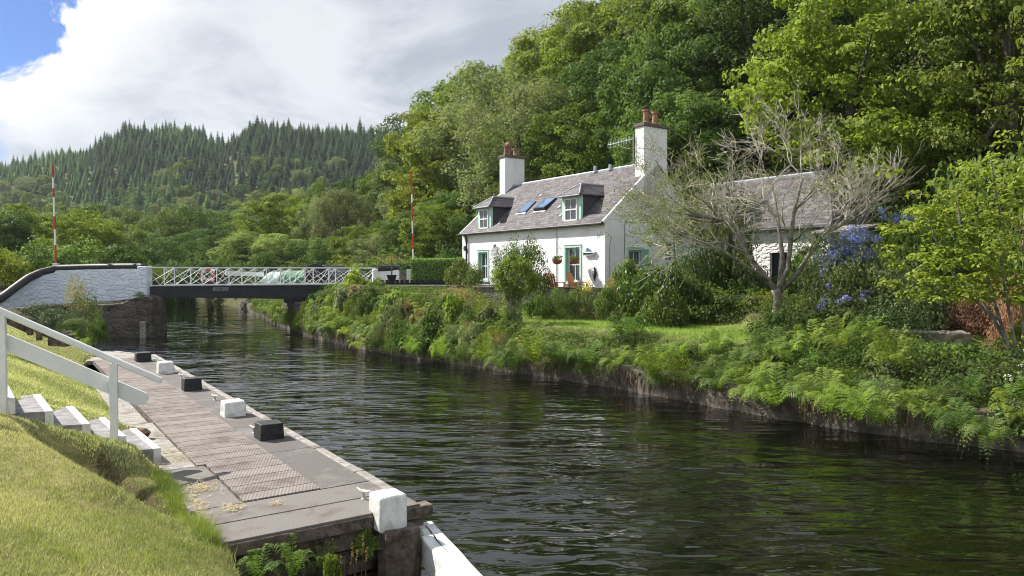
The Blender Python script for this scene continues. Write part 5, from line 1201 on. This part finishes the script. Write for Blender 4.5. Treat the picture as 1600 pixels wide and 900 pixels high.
# ferns read off the photograph
for px, py, w_, lab in [(800, 575, 56, 0), (838, 568, 92, 0), (920, 572, 84, 0), (868, 565, 60, 0), (985, 568, 90, 0), (1020, 590, 86, 0), (1060, 585, 84, 0), (1180, 618, 110, 0), (1215, 632, 112, 0), (1150, 600, 92, 0), (1232, 605, 90, 0), (1120, 588, 70, 0),
        (1300, 640, 110, 0), (1345, 655, 116, 0), (1380, 660, 100, 0), (1320, 610, 92, 0), (1400, 625, 92, 0), (1500, 668, 124, 0), (1545, 690, 120, 0), (1470, 650, 100, 0), (1580, 660, 110, 0), (1530, 630, 90, 0), (1270, 600, 84, 0), (1350, 590, 84, 0),
        (720, 560, 54, 0), (690, 558, 48, 0), (756, 566, 56, 0), (512, 532, 34, 0), (640, 552, 44, 0), (782, 575, 60, 0), (560, 545, 36, 0), (850, 498, 44, 0), (878, 497, 46, 0), (835, 498, 40, 0), (910, 498, 44, 0)]:
    Y = -2.85*F0/(HZ-py) if py > 540 else hit(px, py)[1]; x = (px-800)/F0*Y; s_ = float(segdist(np.array([x]), np.array([Y]), Rpts)[0])
    if not inpoly(np.array([x]), np.array([Y]), POLY)[0]: zz_ = max(-2.9, min(gz(x, Y), -2.0)) if py > 540 else gz(x, Y)
    else: zz_ = -2.9
    wm_ = w_/F0*Y*(.95 if px < 1130 else .9 if px < 1440 else .7)
    fern(x, Y, wm_, wm_*.66, mat='fern' if rnd.random() < .7 else 'fernlo', z=max(zz_, -2.85), lean=(rnd.uniform(-.1, .4), rnd.uniform(-.45, .05)))
# random planting fills the whole bank
rb2 = random.Random(31); placed = []
for i in range(1400):
    a = rb2.uniform(-3, 62)*1.0; s = rb2.choice([rb2.uniform(.15, 1.0), rb2.uniform(.2, 2.0), rb2.uniform(.2, 2.2)]); r_ = bankpt(max(a, 0), s)
    if r_ is None: continue
    x, y = r_
    if a < 0: x -= a*.64*-1*-1; y += a*.77; x = x-2*a*.64 if False else x
    px = 800+F0*x/y
    if px < 395 or px > 1680 or y > 62: continue
    if any((x-c)**2+(y-d)**2 < (.50+.004*y)**2 for c, d in placed): continue
    if s > .95 and 815 < px < 1180: continue
    placed.append((x, y)); z = gz(x, y)
    if z < -3: z = -2.85
    far_ = px < 820
    w_ = rb2.uniform(.7, 1.15)*(1.2 if far_ else 1); k = rb2.random(); lim = max(.18, (HZ-np.interp(px, [430, 470, 520, 560, 600, 640, 680, 720, 760, 830, 960, 1100, 1200, 1350, 1600], [472, 460, 446, 440, 446, 450, 452, 452, 466, 536, 538, 532, 516, 540, 575]))/F0*y-z)
    lean = (rb2.uniform(-.05, .25), rb2.uniform(-.28, .0))
    if k < (.2 if far_ else .42): fern(x, y, w_*1.15, min(w_*.62, lim, .34 if 815 < px < 1180 else 9), mat=rb2.choice(['fern', 'fernlo', 'fernlo']), z=z-.05, lean=lean)
    else:
        kd = rb2.choice(['round', 'fine', 'fine', 'big', 'loose', 'laurel']); mt = rb2.choice(['mid', 'oak', 'olive', 'laurel', 'bright', 'pale', 'dark', 'hedge']+(['bronze', 'pale'] if far_ else []))
        h_ = min(lim, w_*rb2.uniform(.42, .66)*(1.8 if far_ else 1), .34 if 815 < px < 1180 else 9); bush(kd, mt, x, y, w_*1.1, h_, z=z-.15 if s < .5 else z-.08)
    if len(placed) > 230: break
n_ov = 0; ovp = []
for i in range(2500):      # plants rooted in the wall face and drooping to the water
    a = rb2.uniform(0, 60); x, y = bankpt(a, rb2.uniform(-.05, .45)); px = 800+F0*x/y
    if px < 400 or px > 1660 or any((x-c)**2+(y-d)**2 < (.34+.005*y)**2 for c, d in ovp): continue
    if 955 < px < 1110 and rb2.random() < .75: continue
    ovp.append((x, y)); w_ = rb2.uniform(.65, 1.15)*(1.3 if px < 820 else 1)
    if rb2.random() < .36: fern(x, y, w_*1.15, w_*.5, mat=rb2.choice(['fern', 'fernlo']), z=-2.85+rb2.uniform(-.1, .25), lean=(rb2.uniform(.05, .35), rb2.uniform(-.45, -.05)))
    else: bush(rb2.choice(['round', 'fine', 'loose']), rb2.choice(['mid', 'oak', 'olive', 'dark', 'bright', 'mid', 'pale']), x, y, w_, w_*rb2.uniform(.55, .9), z=-3.2+rb2.uniform(0, .3))
    if len(ovp) >= 175: break
# hanging skirts of dead fronds and roots at the wall, and low weeds: uncountable cover
rs = np.random.RandomState(77); n = 26000; Cx, Cy, Cs_ = [], [], []
for i in range(n):
    r_ = bankpt(rs.uniform(0, 58), rs.uniform(.1, 2.6) if rs.rand() < .75 else rs.uniform(2, 5.5)); 
    Cx.append(r_[0]); Cy.append(r_[1])
for i in range(9000):
    r_ = bankpt(rs.uniform(0, 24), rs.uniform(5.4, 9.5)); Cx.append(r_[0]); Cy.append(r_[1])
Cx, Cy = np.array(Cx), np.array(Cy); Cz = ground(Cx, Cy); pxs = 800+F0*Cx/Cy; dd_ = segdist(Cx, Cy, Rpts)
ok = (Cz > -3.2) & ~((pxs > 815) & (pxs < 1170) & (dd_ > 1.35)) & ~((pxs > 1440) & (dd_ > 2.2)); Cx, Cy, Cz = Cx[ok], Cy[ok], Cz[ok]
n = len(Cx); k = 5
C = np.repeat(np.stack([Cx, Cy, Cz], 1), k, 0)+rs.normal(size=(n*k, 3))*[.07, .07, .0]; C[:, 2] += rs.rand(n*k)**1.3*np.repeat(np.where((pxs[ok] > 815) & (pxs[ok] < 1170), .14, .34), k)
N = unit(rs, n*k)*.8+[0, 0, .6]; N /= np.linalg.norm(N, axis=1, keepdims=True)
V_, F_, v_ = leaves(C, N, .05+.07*rs.rand(n*k), .03+.03*rs.rand(n*k), rs)
tag(link('ground_cover', npmesh('ground_cover', V_, F_, v_), LM['mid']), 'low mixed weeds and leaves covering the far bank', 'ground cover', kind='stuff')
C, T, Ls = [], [], []
for i in range(3800):
    r_ = bankpt(rs.uniform(0, 50), rs.uniform(-.16, .12)); C.append((r_[0], r_[1], -2.72-.25*rs.rand()-.12)); T.append((rs.normal()*.12, rs.normal()*.12, -1)); Ls.append(.16+.4*rs.rand())
C, T, Ls = np.array(C), np.array(T), np.array(Ls); T /= np.linalg.norm(T, axis=1, keepdims=True); keep = np.sin(C[:, 0]*2.1)+np.sin(C[:, 1]*1.3+1) > -.5; C, T, Ls = C[keep], T[keep], Ls[keep]
N = np.cross(T, unit(rs, len(C))); N /= np.linalg.norm(N, axis=1, keepdims=True)
V_, F_, v_ = leaves(C, N, Ls, .018+.02*rs.rand(len(C)), rs, .02, None, T); tag(link('dead_fronds', npmesh('dead_fronds', V_, F_, v_), P('dead_frond', (.10, .065, .04), (.20, .14, .09), 6, .9)), 'brown dead fronds hanging over the retaining wall at the water edge', 'dead fronds', kind='stuff')
# lawn and long grass blades
def blades(name, xy, h0, h1, wd, mat, label, lean=.5, seed=1):
    rs = np.random.RandomState(seed); n = len(xy); z = ground(xy[:, 0], xy[:, 1]); hgt = h0+(h1-h0)*rs.rand(n)**1.6; an = rs.rand(n)*6.28
    dx, dy = np.cos(an), np.sin(an); lx, ly = rs.normal(size=n)*lean*hgt, rs.normal(size=n)*lean*hgt
    B0 = np.stack([xy[:, 0]-dx*wd/2, xy[:, 1]-dy*wd/2, z-.01], 1); B1 = np.stack([xy[:, 0]+dx*wd/2, xy[:, 1]+dy*wd/2, z-.01], 1); Tp = np.stack([xy[:, 0]+lx, xy[:, 1]+ly, z+hgt], 1)
    V_ = np.stack([B0, B1, Tp], 1).reshape(-1, 3); F_ = np.arange(3*n).reshape(n, 3)
    big = (np.sin(xy[:, 0]*2.3+np.sin(xy[:, 1]*1.7)*2)+np.sin(xy[:, 1]*3.1+xy[:, 0]))*.17+.42
    v = np.repeat(np.clip(big+rs.normal(size=n)*.34, 0, 1), 3)
    o = link(name, npmesh(name, V_, F_, v), mat); tag(o, label, 'grass', kind='stuff'); return o
rs = np.random.RandomState(2)
def scatter_screen(n, x0, x1, y0, y1, pw):
    y = (y0**pw+(y1**pw-y0**pw)*rs.rand(n))**(1/pw); k = rs.uniform(x0, x1, n); return np.stack([k*y, y], 1)
xy = scatter_screen(620000, -.74, -.10, 3.2, 26, .25); dl = segdist(xy[:, 0], xy[:, 1], Lpts); inc = inpoly(xy[:, 0], xy[:, 1], POLY)
# keep off the steps and clear of the bare hollow
def instep(xy):
    q = xy-np.array([S0.x, S0.y]); a = q@np.array([ux.x, ux.y]); b = q@np.array([vx.x, vx.y]); 
    return (a > -2.25) & (a < .05) & (b > .02) & (b < 1.6)
a = np.array((-5.1, 8.98)); b = np.array((-3.75, 8.05)); d_ = b-a; t_ = np.clip(((xy-a)@d_)/(d_@d_), 0, 1); e_ = np.hypot(*(xy-a-t_[:, None]*d_).T)
ok = (~inc) & (dl > .03) & ~instep(xy) & ((e_ > .08+.12*rs.rand(len(xy))) | (rs.rand(len(xy)) < .3)); xy = xy[ok]
near = xy[:, 1] < 9
blades('mown_grass', xy[near], .010, .036, .007, M['blade'], 'short mown grass of the near bank, dry and yellowish in places', .65, 3)
blades('mown_grass', xy[~near], .015, .05, .014, M['blade'], 'mown grass farther along the near bank up to the bridge wall', .6, 4)
# longer tufts along the quay edge and round the hollow
e = []
for i in range(9000): a = rs.uniform(.0, 3.0); e.append(dk(a, 2.12+abs(rs.normal())*.09))
for i in range(4000): t = rs.rand(); a_ = rs.normal()*.10; e.append((-4.3+1.1*t+a_+.45, 8.95-.35*t+a_*.7+.25))
for i in range(2600):      # scattered tufts over the mown bank
    if i % 26 == 0: tx_, ty_ = (lambda Y: (rs.uniform(-.68, -.36)*Y, Y))(rs.uniform(3.9, 7.4))
    e.append((tx_+rs.normal()*.05, ty_+rs.normal()*.05))
blades('long_grass', np.array(e), .04, .16, .006, M['blade2'], 'longer green grass tufts along the quay and below the steps', .5, 5)
m_ = P('cut_straw', (.40, .33, .17), (.5, .42, .24), 9, .9); e = []
for (a, b, s1, s2, n) in ((2.0, 1.9, .16, .10, 500), (1.0, 1.75, .10, .06, 200), (1.35, 2.05, .2, .05, 300), (3.9, 1.9, .3, .14, 500), (9, 1.9, 2.5, .2, 900), (.9, 1.3, .06, .04, 60)):
    for i in range(n): e.append(DV(a+rs.normal()*s1, b+rs.normal()*s2, QZ+.015+.01*rs.rand()))
e = np.array(e); e = e[e[:, 1] > 0]; V_, F_, v_ = leaves(e, np.tile([0, 0, 1.], (len(e), 1))+rs.normal(size=(len(e), 3))*.2, .05+.05*rs.rand(len(e)), .005, rs, .0); tag(link('grass_clippings', npmesh('grass_clippings', V_, F_, v_), m_), 'dry straw clippings scattered on the quay slabs', 'clippings', kind='stuff')
xy = scatter_screen(200000, .0, .9, 16, 33, 1.0); dr = segdist(xy[:, 0], xy[:, 1], Rpts); inc = inpoly(xy[:, 0], xy[:, 1], POLY); xy = xy[(~inc) & (dr > 1.0) & (dr < 6.0)]
blades('garden_lawn', xy, .04, .12, .014, M['blade3'], 'bright green lawn of the cottage garden on the far bank', .45, 6)
# near-corner ferns and flower stalks below the quay
for px, py, Y, w_, lab in [(400, 905, 6.9, .52, 'fern clump at the foot of the picture below the quay, nearest the grass'), (455, 905, 7.0, .50, 'fern with arching fronds below the quay face, right of the first fern'), (505, 895, 7.4, .42, 'fern under the dark timber face of the quay')]:
    fern((px-800)/F0*Y, Y, w_*.85, w_*.66, z=(HZ-py)/F0*Y, label=lab, mat='fernlo')
for (a, b, z) in ((.0, .62, QZ-.30), (-.06, .66, QZ-.5)): pass
hp = DV(-.02, .62, QZ-.34); fern(hp[0], hp[1], .34, .20, z=hp[2], label='small fern hanging on the timber beside the dark pile', mat='fern', lean=(.8, .2))
hp = DV(.02, .18, QZ-.34); fern(hp[0]+.12, hp[1]-.12, .26, .16, z=hp[2]+.02, label='tiny fern growing at the foot of the near white block', mat='fernlo', lean=(.5, .1))
mb = MB(); b0 = W3(517, 900, 7.2)
st_ = tag(root('flower_stalks', (b0.x, b0.y, b0.z-.5)), 'thin rusty dock and grass stalks rising in front of the quay timber', 'wild plants'); rz = random.Random(2)
fm = []
for i, (px, tp) in enumerate(((517, 845), (548, 866), (556, 862), (566, 838), (572, 858), (530, 872), (548, 850))):
    Y = 7.2+rz.uniform(-.2, .3); p0 = W3(px+rz.uniform(-6, 6), 940, Y); p1 = W3(px, tp, Y); mb.tube([p0-Vector(st_.location), p0.lerp(p1, .6)-Vector(st_.location), p1-Vector(st_.location)], [.004, .003, .002], 4)
    for k in range(28): q = p0.lerp(p1, rz.uniform(.72, 1)); fm.append((q.x-st_.location.x+rz.gauss(0, .006), q.y-st_.location.y+rz.gauss(0, .006), q.z-st_.location.z))
mb.build('stalks', M['rust'], st_); V_, F_, v_ = leaves(np.array(fm), unit(rs, len(fm)), .018, .012, rs); link('seed_heads', npmesh('seed_heads', V_, F_, v_), LM['bronze'], st_)
gp_ = W3(516, 880, 7.2); c_ = []
bb = bush('big', 'bright', gp_.x, gp_.y, .22, .28, z=gp_.z-.15, label='small leafy weed in front of the dark quay timber', nm='weed')
# scrub at the foot of the left bridge wall
for px, pb, w_, h_, Y, k, m__, lab in [(132, 520, 60, 62, 33, 'loose', 'olive', 'loose dry shrub with pale tops against the white bridge wall'), (118, 470+10, 46, 44, 35, 'loose', 'bronze', 'bronze tipped top growth against the white bridge wall'), (110, 530, 50, 40, 30, 'fine', 'dark', 'dark shrub under the bridge wall beside the water'), (88, 510, 70, 30, 32, 'fine', 'ivy', 'dark ivy-like growth along the foot of the bridge wall'), (60, 492, 60, 20, 33, 'fine', 'ivy', 'low dark growth at the left foot of the bridge wall'), (150, 535, 40, 50, 31, 'round', 'dark', 'dark bush hanging on the stone base of the bridge'), (218, 462, 22, 9, 37.8, 'fine', 'ivy', 'small tuft growing on top of the stone base beside the bridge'), (118, 505, 40, 10, 27, 'fine', 'olive', 'light green weeds at the edge of the grass bank before the bridge')]:
    bushpx(k, m__, px, pb, w_, h_, Y, label=lab, grp='scrub below the left bridge wall')
for px, py, Y, w_ in ((124, 548, 26, .9), (110, 542, 27, .7)):
    fern((px-800)/F0*Y, Y, w_, w_*.8, z=(HZ-py)/F0*Y, where='in the corner below left bridge wall')
# flowers: part of their own plants
def blossom(label, px, pb, Y, spots, mat, cat, n=130, L=.05, r0=.16, under='olive'):
    x = (px-800)/F0*Y; r = tag(root('flowering_shrub', (x, Y, (HZ-pb)/F0*Y)), label, cat); rs = np.random.RandomState(int(px)); cs = []; 
    for sx, sy, sw in spots:
        for k in range(max(1, int(sw))): cs.append(((sx-px)/F0*Y+rs.normal()*.10*sw**.5, rs.normal()*.25-.2, (pb-sy)/F0*Y+rs.normal()*.09*sw**.5))
    V_, F_, v_ = puffs(rs, np.array(cs), np.full(len(cs), r0), n, L, .9, .2, .8); link('blossom', npmesh('blossom', V_, F_, v_), LM[mat], r)
    cs2 = np.array(cs)+rs.normal(size=(len(cs), 3))*.22+[0, .25, -.15]; V_, F_, v_ = puffs(rs, cs2, np.full(len(cs), .3), 120, .06, .9, .3, .55); link('foliage', npmesh('foliage', V_, F_, v_), LM[under], r); return r
blossom('blue flowering shrub beside the garden shelter', 1320, 470, 23.2, [(1322, 378, 7), (1300, 392, 6), (1338, 382, 6), (1316, 398, 7), (1345, 392, 4), (1330, 390, 5), (1280, 412, 3), (1308, 380, 4), (1332, 400, 4), (1296, 404, 3)], 'blue', 'shrub', r0=.17, n=90)
blossom('spray of blue flowers low in the shrubs right of the bare tree', 1296, 500, 21.5, [(1290, 472, 2), (1302, 468, 2), (1312, 465, 2), (1358, 454, 2), (1398, 461, 2), (1406, 446, 2)], 'blue', 'shrub', r0=.12, n=70)
blossom('small blue flower sprays above the shelter roof at right', 1395, 420, 23, [(1400, 340, 3), (1382, 332, 2), (1407, 335, 2)], 'blue', 'shrub', r0=.12, n=70)
blossom('pink flowers on the bank between bridge and cottage', 600, 500, 37.5, [(598, 463, 2), (575, 466, 1), (588, 470, 1), (610, 468, 1)], 'pink', 'shrub', r0=.14, n=60)
blossom('single pink flower head beside the blue shrub', 1293, 420, 23.5, [(1293, 383, 1)], 'pink', 'shrub', r0=.09, n=60)
blossom('yellow flowering plant by the terrace wall under the cottage corner', 915, 466, 30, [(915, 446, 2), (908, 452, 1), (922, 450, 1)], 'yellow', 'shrub', r0=.12, n=50, L=.05)
blossom('clump of small white flowers at the right edge of the lawn', 1590, 600, 14.8, [(1590, 555, 2), (1596, 548, 1), (1570, 585, 1), (1585, 572, 1)], 'white', 'shrub', r0=.10, n=26, L=.03)
# potted bronze tree and pots at the gate piers
c = P2(612, 41.3); pt_ = tag(root('potted_tree', (c.x, c.y, -.62)), 'small bronze-leaved tree in a dark pot before the white gate wall', 'potted tree')
MB().lathe([(.18, 0), (.27, .42), (.30, .42), (.30, .46), (.24, .46), (.22, .4)], (0,0,0), 14).build('pot', M['girder'], pt_); MB().tube([(0, 0, .4), (.02, 0, 1.0), (-.03, 0, 1.5)], [.04, .03, .02], 6).build('trunk', M['bark'], pt_)
rs = np.random.RandomState(4); cc_ = rs.uniform(-1, 1, (34, 3))*[.95, .6, .26]+[0, 0, 1.35]; V_, F_, v_ = puffs(rs, cc_, rs.uniform(.12, .24, 34), 36, .05, .6, .3, .5); link('crown', npmesh('crown', V_, F_, v_), LM['bronze'], pt_)
# flat stone ledge in the garden at right and slab on the lawn
x, y = (1440-800)/F0*19.5, 19.5; mb = roughbeam('stone_ledge', (x-.9, y+.3, -1.72), (x+1.1, y-.2, -1.72), .7, .34, M['gstone'], 8, .04, .05, 9); tag(mb, 'mossy flat stone ledge under the shrubs at right', 'stone')
mb = MB().box((12.6, 17.55, -1.9), (13.5, 17.9, -1.84)).build('paving_stone', M['concrete'], None, bevel=.02); tag(mb, 'small pale paving stone at the edge of the right-hand lawn', 'paving stone')

# ================================================================== bare tree
def branch_tree(seed, start, dirs, r0, mb, mbt, leafpts, depth=6, L0=1.6, shrink=.78, spread=.55, up=.15, minr=.006, bias=Vector((0,0,0)), kids=2):
    rz = random.Random(seed)
    def grow(p, d, r, L, dep):
        n = 3; pts = [p]; q = p.copy(); dd = d.copy()
        for i in range(n):
            dd = (dd+Vector((rz.gauss(0, .16), rz.gauss(0, .16), rz.gauss(0, .12)+up*.18))+bias*.05).normalized(); q = q+dd*L/n; pts.append(q.copy())
        r1 = r*.66; rs_ = [r+(r1-r)*i/n for i in range(n+1)]
        (mb if r > .024 else mbt).tube(pts, rs_, 6 if r > .05 else 4 if r > .02 else 3, False)
        if dep <= 2: leafpts.append(tuple(q)); leafpts.append(tuple(pts[1]))
        if dep == 0: return
        nk = kids+(1 if rz.random() < .5 else 0)+(1 if dep <= 2 else 0)
        for k in range(nk):
            s = rz.uniform(.35, 1) if k else 1; idx = min(n, max(1, int(round(s*n)))); a = Vector((rz.gauss(0, 1), rz.gauss(0, 1), rz.gauss(0, .6))).normalized()
            nd = (dd+a*spread*(1.0 if k else .5)*rz.uniform(.7, 1.5)).normalized(); grow(pts[idx], nd, max(minr, r1*(.9 if k == 0 else rz.uniform(.5, .75))), L*shrink*rz.uniform(.8, 1.15), dep-1)
    for d, rr_, L in dirs: grow(Vector(start), Vector(d).normalized(), rr_, L, depth)
BY = 24.0; bx = (1213-800)/F0*BY; bz = gz(bx, BY)
bt = tag(root('bare_tree', (bx, BY, bz)), 'grey tree with a wide crown of nearly bare pale twigs in front of the annexe', 'tree')
big, twg, lp = MB(), MB(), []
def L2(px, py, dy=0): Y = BY+dy; return Vector(((px-800)/F0*Y-bx, dy, (HZ-py)/F0*Y-bz))
trk = [Vector((0, 0, -.3)), L2(1214, 490), L2(1216, 466), L2(1212, 452)]
big.tube(trk, [.21, .155, .14, .15], 9)
limbs = [[(1212, 454, 0), (1190, 425, .1), (1165, 395, .2), (1150, 365, .4), (1128, 335, .6)], [(1214, 454, 0), (1232, 420, -.1), (1234, 380, -.2), (1240, 330, -.3), (1252, 280, -.5)], [(1216, 456, 0), (1245, 430, .1), (1262, 400, .3), (1285, 368, .5), (1320, 345, .7)], [(1218, 452, 0), (1222, 400, .3), (1215, 345, .6), (1205, 290, .9)], [(1200, 440, 0), (1165, 415, -.5), (1125, 390, -.9), (1080, 372, -1.3)]]
tips = []
for i, lm in enumerate(limbs):
    P_ = [L2(a, b, c) for a, b, c in lm]; n = len(P_); r_ = [.095-.05*k/(n-1) if i < 4 else .06-.03*k/(n-1) for k in range(n)]; big.tube(P_, r_, 7); tips.append((P_, r_))
for i, (P_, r_) in enumerate(tips):
    for k in range(2, len(P_)):
        d = (P_[k]-P_[k-1]).normalized(); outw = Vector((P_[k].x, P_[k].y*.5, 0)).normalized()
        for s in range(2):
            aa = Vector((random.Random(i*31+k*7+s).uniform(-1, 1), random.Random(i*17+k*5+s).uniform(-1, 1), .25)).normalized()
            branch_tree(i*13+k*3+s, P_[k], [(d*.7+aa*.8+outw*.35, r_[k]*.5, .95)], 0, big, twg, lp, depth=4, L0=1, shrink=.82, spread=.78, up=.08, minr=.007)
branch_tree(501, L2(1290, 365, .5), [((.9, .1, .35), .04, 1.25), ((.8, -.3, .05), .032, 1.1), ((.95, .2, .75), .035, 1.3)], 0, big, twg, lp, depth=4, shrink=.8, spread=.5, up=.25, minr=.0075)
branch_tree(502, L2(1130, 345, .4), [((-.9, .1, .35), .05, 1.4), ((-.8, -.4, .15), .045, 1.3), ((-.6, .4, .6), .045, 1.4), ((-.9, -.1, -.1), .04, 1.2)], 0, big, twg, lp, depth=4, shrink=.8, spread=.6, up=.05, minr=.0075)
big.build('trunk', M['palebark'], bt, smooth=True); twg.build('twigs', M['twig'], bt)
lp = np.array(lp); rs = np.random.RandomState(3); px_ = 800+F0*(lp[:, 0]+bx)/(lp[:, 1]+BY); keep = ((px_ < 1110) & (rs.rand(len(lp)) < .32)) | (rs.rand(len(lp)) < .05); lp = lp[keep]
V_, F_, v_ = puffs(rs, lp, np.full(len(lp), .16), 8, .055, .9, .2, .5); link('sparse_leaves', npmesh('sparse_leaves', V_, F_, v_), LM['bright'], bt)
# conifer-like shrub tree between cottage and annexe: dark trunk, grey-green leaves
c = P2(1141, 29); gt = tag(root('garden_tree', (c.x, c.y, -1.3)), 'small dark-trunked tree with grey-green leaves against the white annexe wall', 'tree')
mb = MB(); mb.tube([(0, 0, -.3), (0, 0, 1.2), (-.05, 0, 3.6)], [.11, .09, .05], 7); mb.tube([(0, 0, .7), (-.35, 0, 1.5), (-.6, .1, 2.3)], [.05, .045, .03], 6); mb.build('trunk', M['bark'], gt)
rs = np.random.RandomState(9); cc_ = rs.normal(size=(120, 3))*[1.0, .7, .85]+[-.35, -.1, 3.35]; V_, F_, v_ = puffs(rs, cc_, rs.uniform(.15, .34, 120), 40, .10, .8, .3, .42); link('crown', npmesh('crown', V_, F_, v_), LM['pale'], gt)
rs = np.random.RandomState(19); c = P2(1050, 29.6); cc_ = rs.normal(size=(70, 3))*[.75, .6, .55]; V_, F_, v_ = puffs(rs, cc_, rs.uniform(.15, .3, 70), 45, .075, .7, .3, .55)
bt2 = tag(root('climbing_tree', (c.x, c.y, -1.2)), 'light green leafy tree growing against the cottage gable below the right chimney', 'tree'); o = link('crown', npmesh('crown', V_, F_, v_), LM['oak'], bt2); o.location = (0, 0, 3.05)
MB().tube([(0, 0, -.2), (.1, 0, 1.5), (.05, 0, 3.0)], [.08, .06, .03], 6).build('trunk', M['bark'], bt2)

# ================================================================== broad-leaved multi-stem tree at the right edge
RY = 15.6; rx_ = (1590-800)/F0*RY; rz0 = gz(rx_, RY)
rt_ = tag(root('multi_stem_tree', (rx_, RY, rz0)), 'slender multi-stemmed tree with large yellow-green leaves at the right edge', 'tree')
def L3(px, py, dy=0): Y = RY+dy; return Vector(((px-800)/F0*Y-rx_, dy, (HZ-py)/F0*Y-rz0))
mb = MB(); tp_ = []
for lm in [[(1592, 580, 0), (1560, 510, .1), (1535, 470, .2), (1495, 435, .3), (1468, 400, .4), (1450, 330, .5)], [(1590, 580, 0), (1570, 520, 0), (1540, 430, .1), (1500, 360, .3), (1492, 290, .5)], [(1596, 580, 0), (1580, 500, -.1), (1565, 420, -.2), (1560, 330, -.2), (1545, 250, 0)], [(1586, 575, .1), (1560, 500, .5), (1500, 450, .8), (1440, 420, 1.0)], [(1600, 580, 0), (1600, 480, .3), (1598, 380, .5), (1600, 260, .5)]]:
    P_ = [L3(a, b, c) for a, b, c in lm]; n = len(P_); mb.tube(P_, [.042-.028*k/(n-1) for k in range(n)], 6); tp_ += P_[2:]; tp_ += [P_[k].lerp(P_[k+1], .5) for k in range(1, n-1)]
mb.build('stems', M['palebark'], rt_)
rs = np.random.RandomState(14); tp_ = np.array([tuple(p) for p in tp_]); ctr = np.repeat(tp_, 9, 0)+rs.normal(size=(len(tp_)*9, 3))*[.62, .55, .34]
ctr = ctr[ctr[:, 2] > 1.25]; pxx_ = 800+F0*(ctr[:, 0]+rx_)/(ctr[:, 1]+RY); ctr = ctr[(pxx_ > 1385)]
V_, F_, v_ = puffs(rs, ctr, np.full(len(ctr), .24), 26, .105, .42, .9, .72); link('crown', npmesh('crown', V_, F_, v_), LM['bright'], rt_)
# big oak bough reaching in at upper right
OY = 44.; ox = (1560-800)/F0*OY; oz = gz(ox, OY); ok_ = root('oak_tree', (ox, OY, oz)); tag(ok_, 'large oak with dark curving limbs and sunlit leaves at upper right', 'tree')
def L4(px, py, dy=0): Y = OY+dy; return Vector(((px-800)/F0*Y-ox, dy, (HZ-py)/F0*Y-oz))
mb = MB(); mb.tube([Vector((0, 0, -1)), L4(1530, 160, 0), L4(1500, 110, 0), L4(1525, 70, 0), L4(1545, 20, .0), L4(1600, -60, 0)], [.5, .36, .30, .28, .25, .2], 9)
mb.tube([L4(1525, 60), L4(1490, 28, -.5), L4(1450, 60, -1), L4(1425, 90, -1.5), L4(1390, 100, -2)], [.22, .17, .14, .10, .05], 7); mb.tube([L4(1500, 110), L4(1470, 118, -.5), L4(1440, 140, -1)], [.15, .11, .06], 6)
mb.build('trunk', M['bark'], ok_); rs = np.random.RandomState(8); cc_ = []
for (px, py, sx, sy, n) in ((1330, 90, 45, 50, 85), (1400, 40, 60, 40, 80), (1290, 130, 30, 34, 42), (1450, 20, 60, 30, 60), (1500, 60, 50, 40, 34), (1380, 110, 50, 30, 44), (1330, 10, 60, 34, 70), (1310, 190, 22, 18, 20), (1560, 60, 50, 60, 40)):
    for i in range(n): cc_.append(tuple(L4(px+rs.normal()*sx, py+rs.normal()*sy, rs.normal()*1.2-1.2)))
cc_ = np.array(cc_); V_, F_, v_ = puffs(rs, cc_, rs.uniform(.35, .8, len(cc_)), 85, .19, .5, .5, .65); link('crown', npmesh('crown', V_, F_, v_), LM['bright'], ok_)

# ================================================================== labels told apart by order
from collections import defaultdict
gr_ = defaultdict(list)
for o, what, where, px in ALBL: gr_[(what, where)].append((px, o.name, o))
for (what, where), L_ in gr_.items():
    L_.sort(key=lambda t: (t[0], t[1]))
    if len(L_) == 1: L_[0][2]['label'] = what+', '+where; continue
    for w_, (px, nm_, o) in zip(ords(len(L_)), L_):
        o['label'] = w_+' '+what+', '+where

# ================================================================== air
m_, g_ = newmat('thin_haze'); vp = g_.n('ShaderNodeVolumePrincipled', {'Color': (.80, .88, 1, 1), 'Density': .00012, 'Anisotropy': .3}); o_ = g_.n('ShaderNodeOutputMaterial'); g_.nt.links.new(vp.outputs[0], o_.inputs['Volume'])
hz_ = MB().box((-905, -65, -40), (905, 1065, 190)).build('haze', m_); tag(hz_, 'thin blue air haze over the valley', 'haze', kind='stuff')
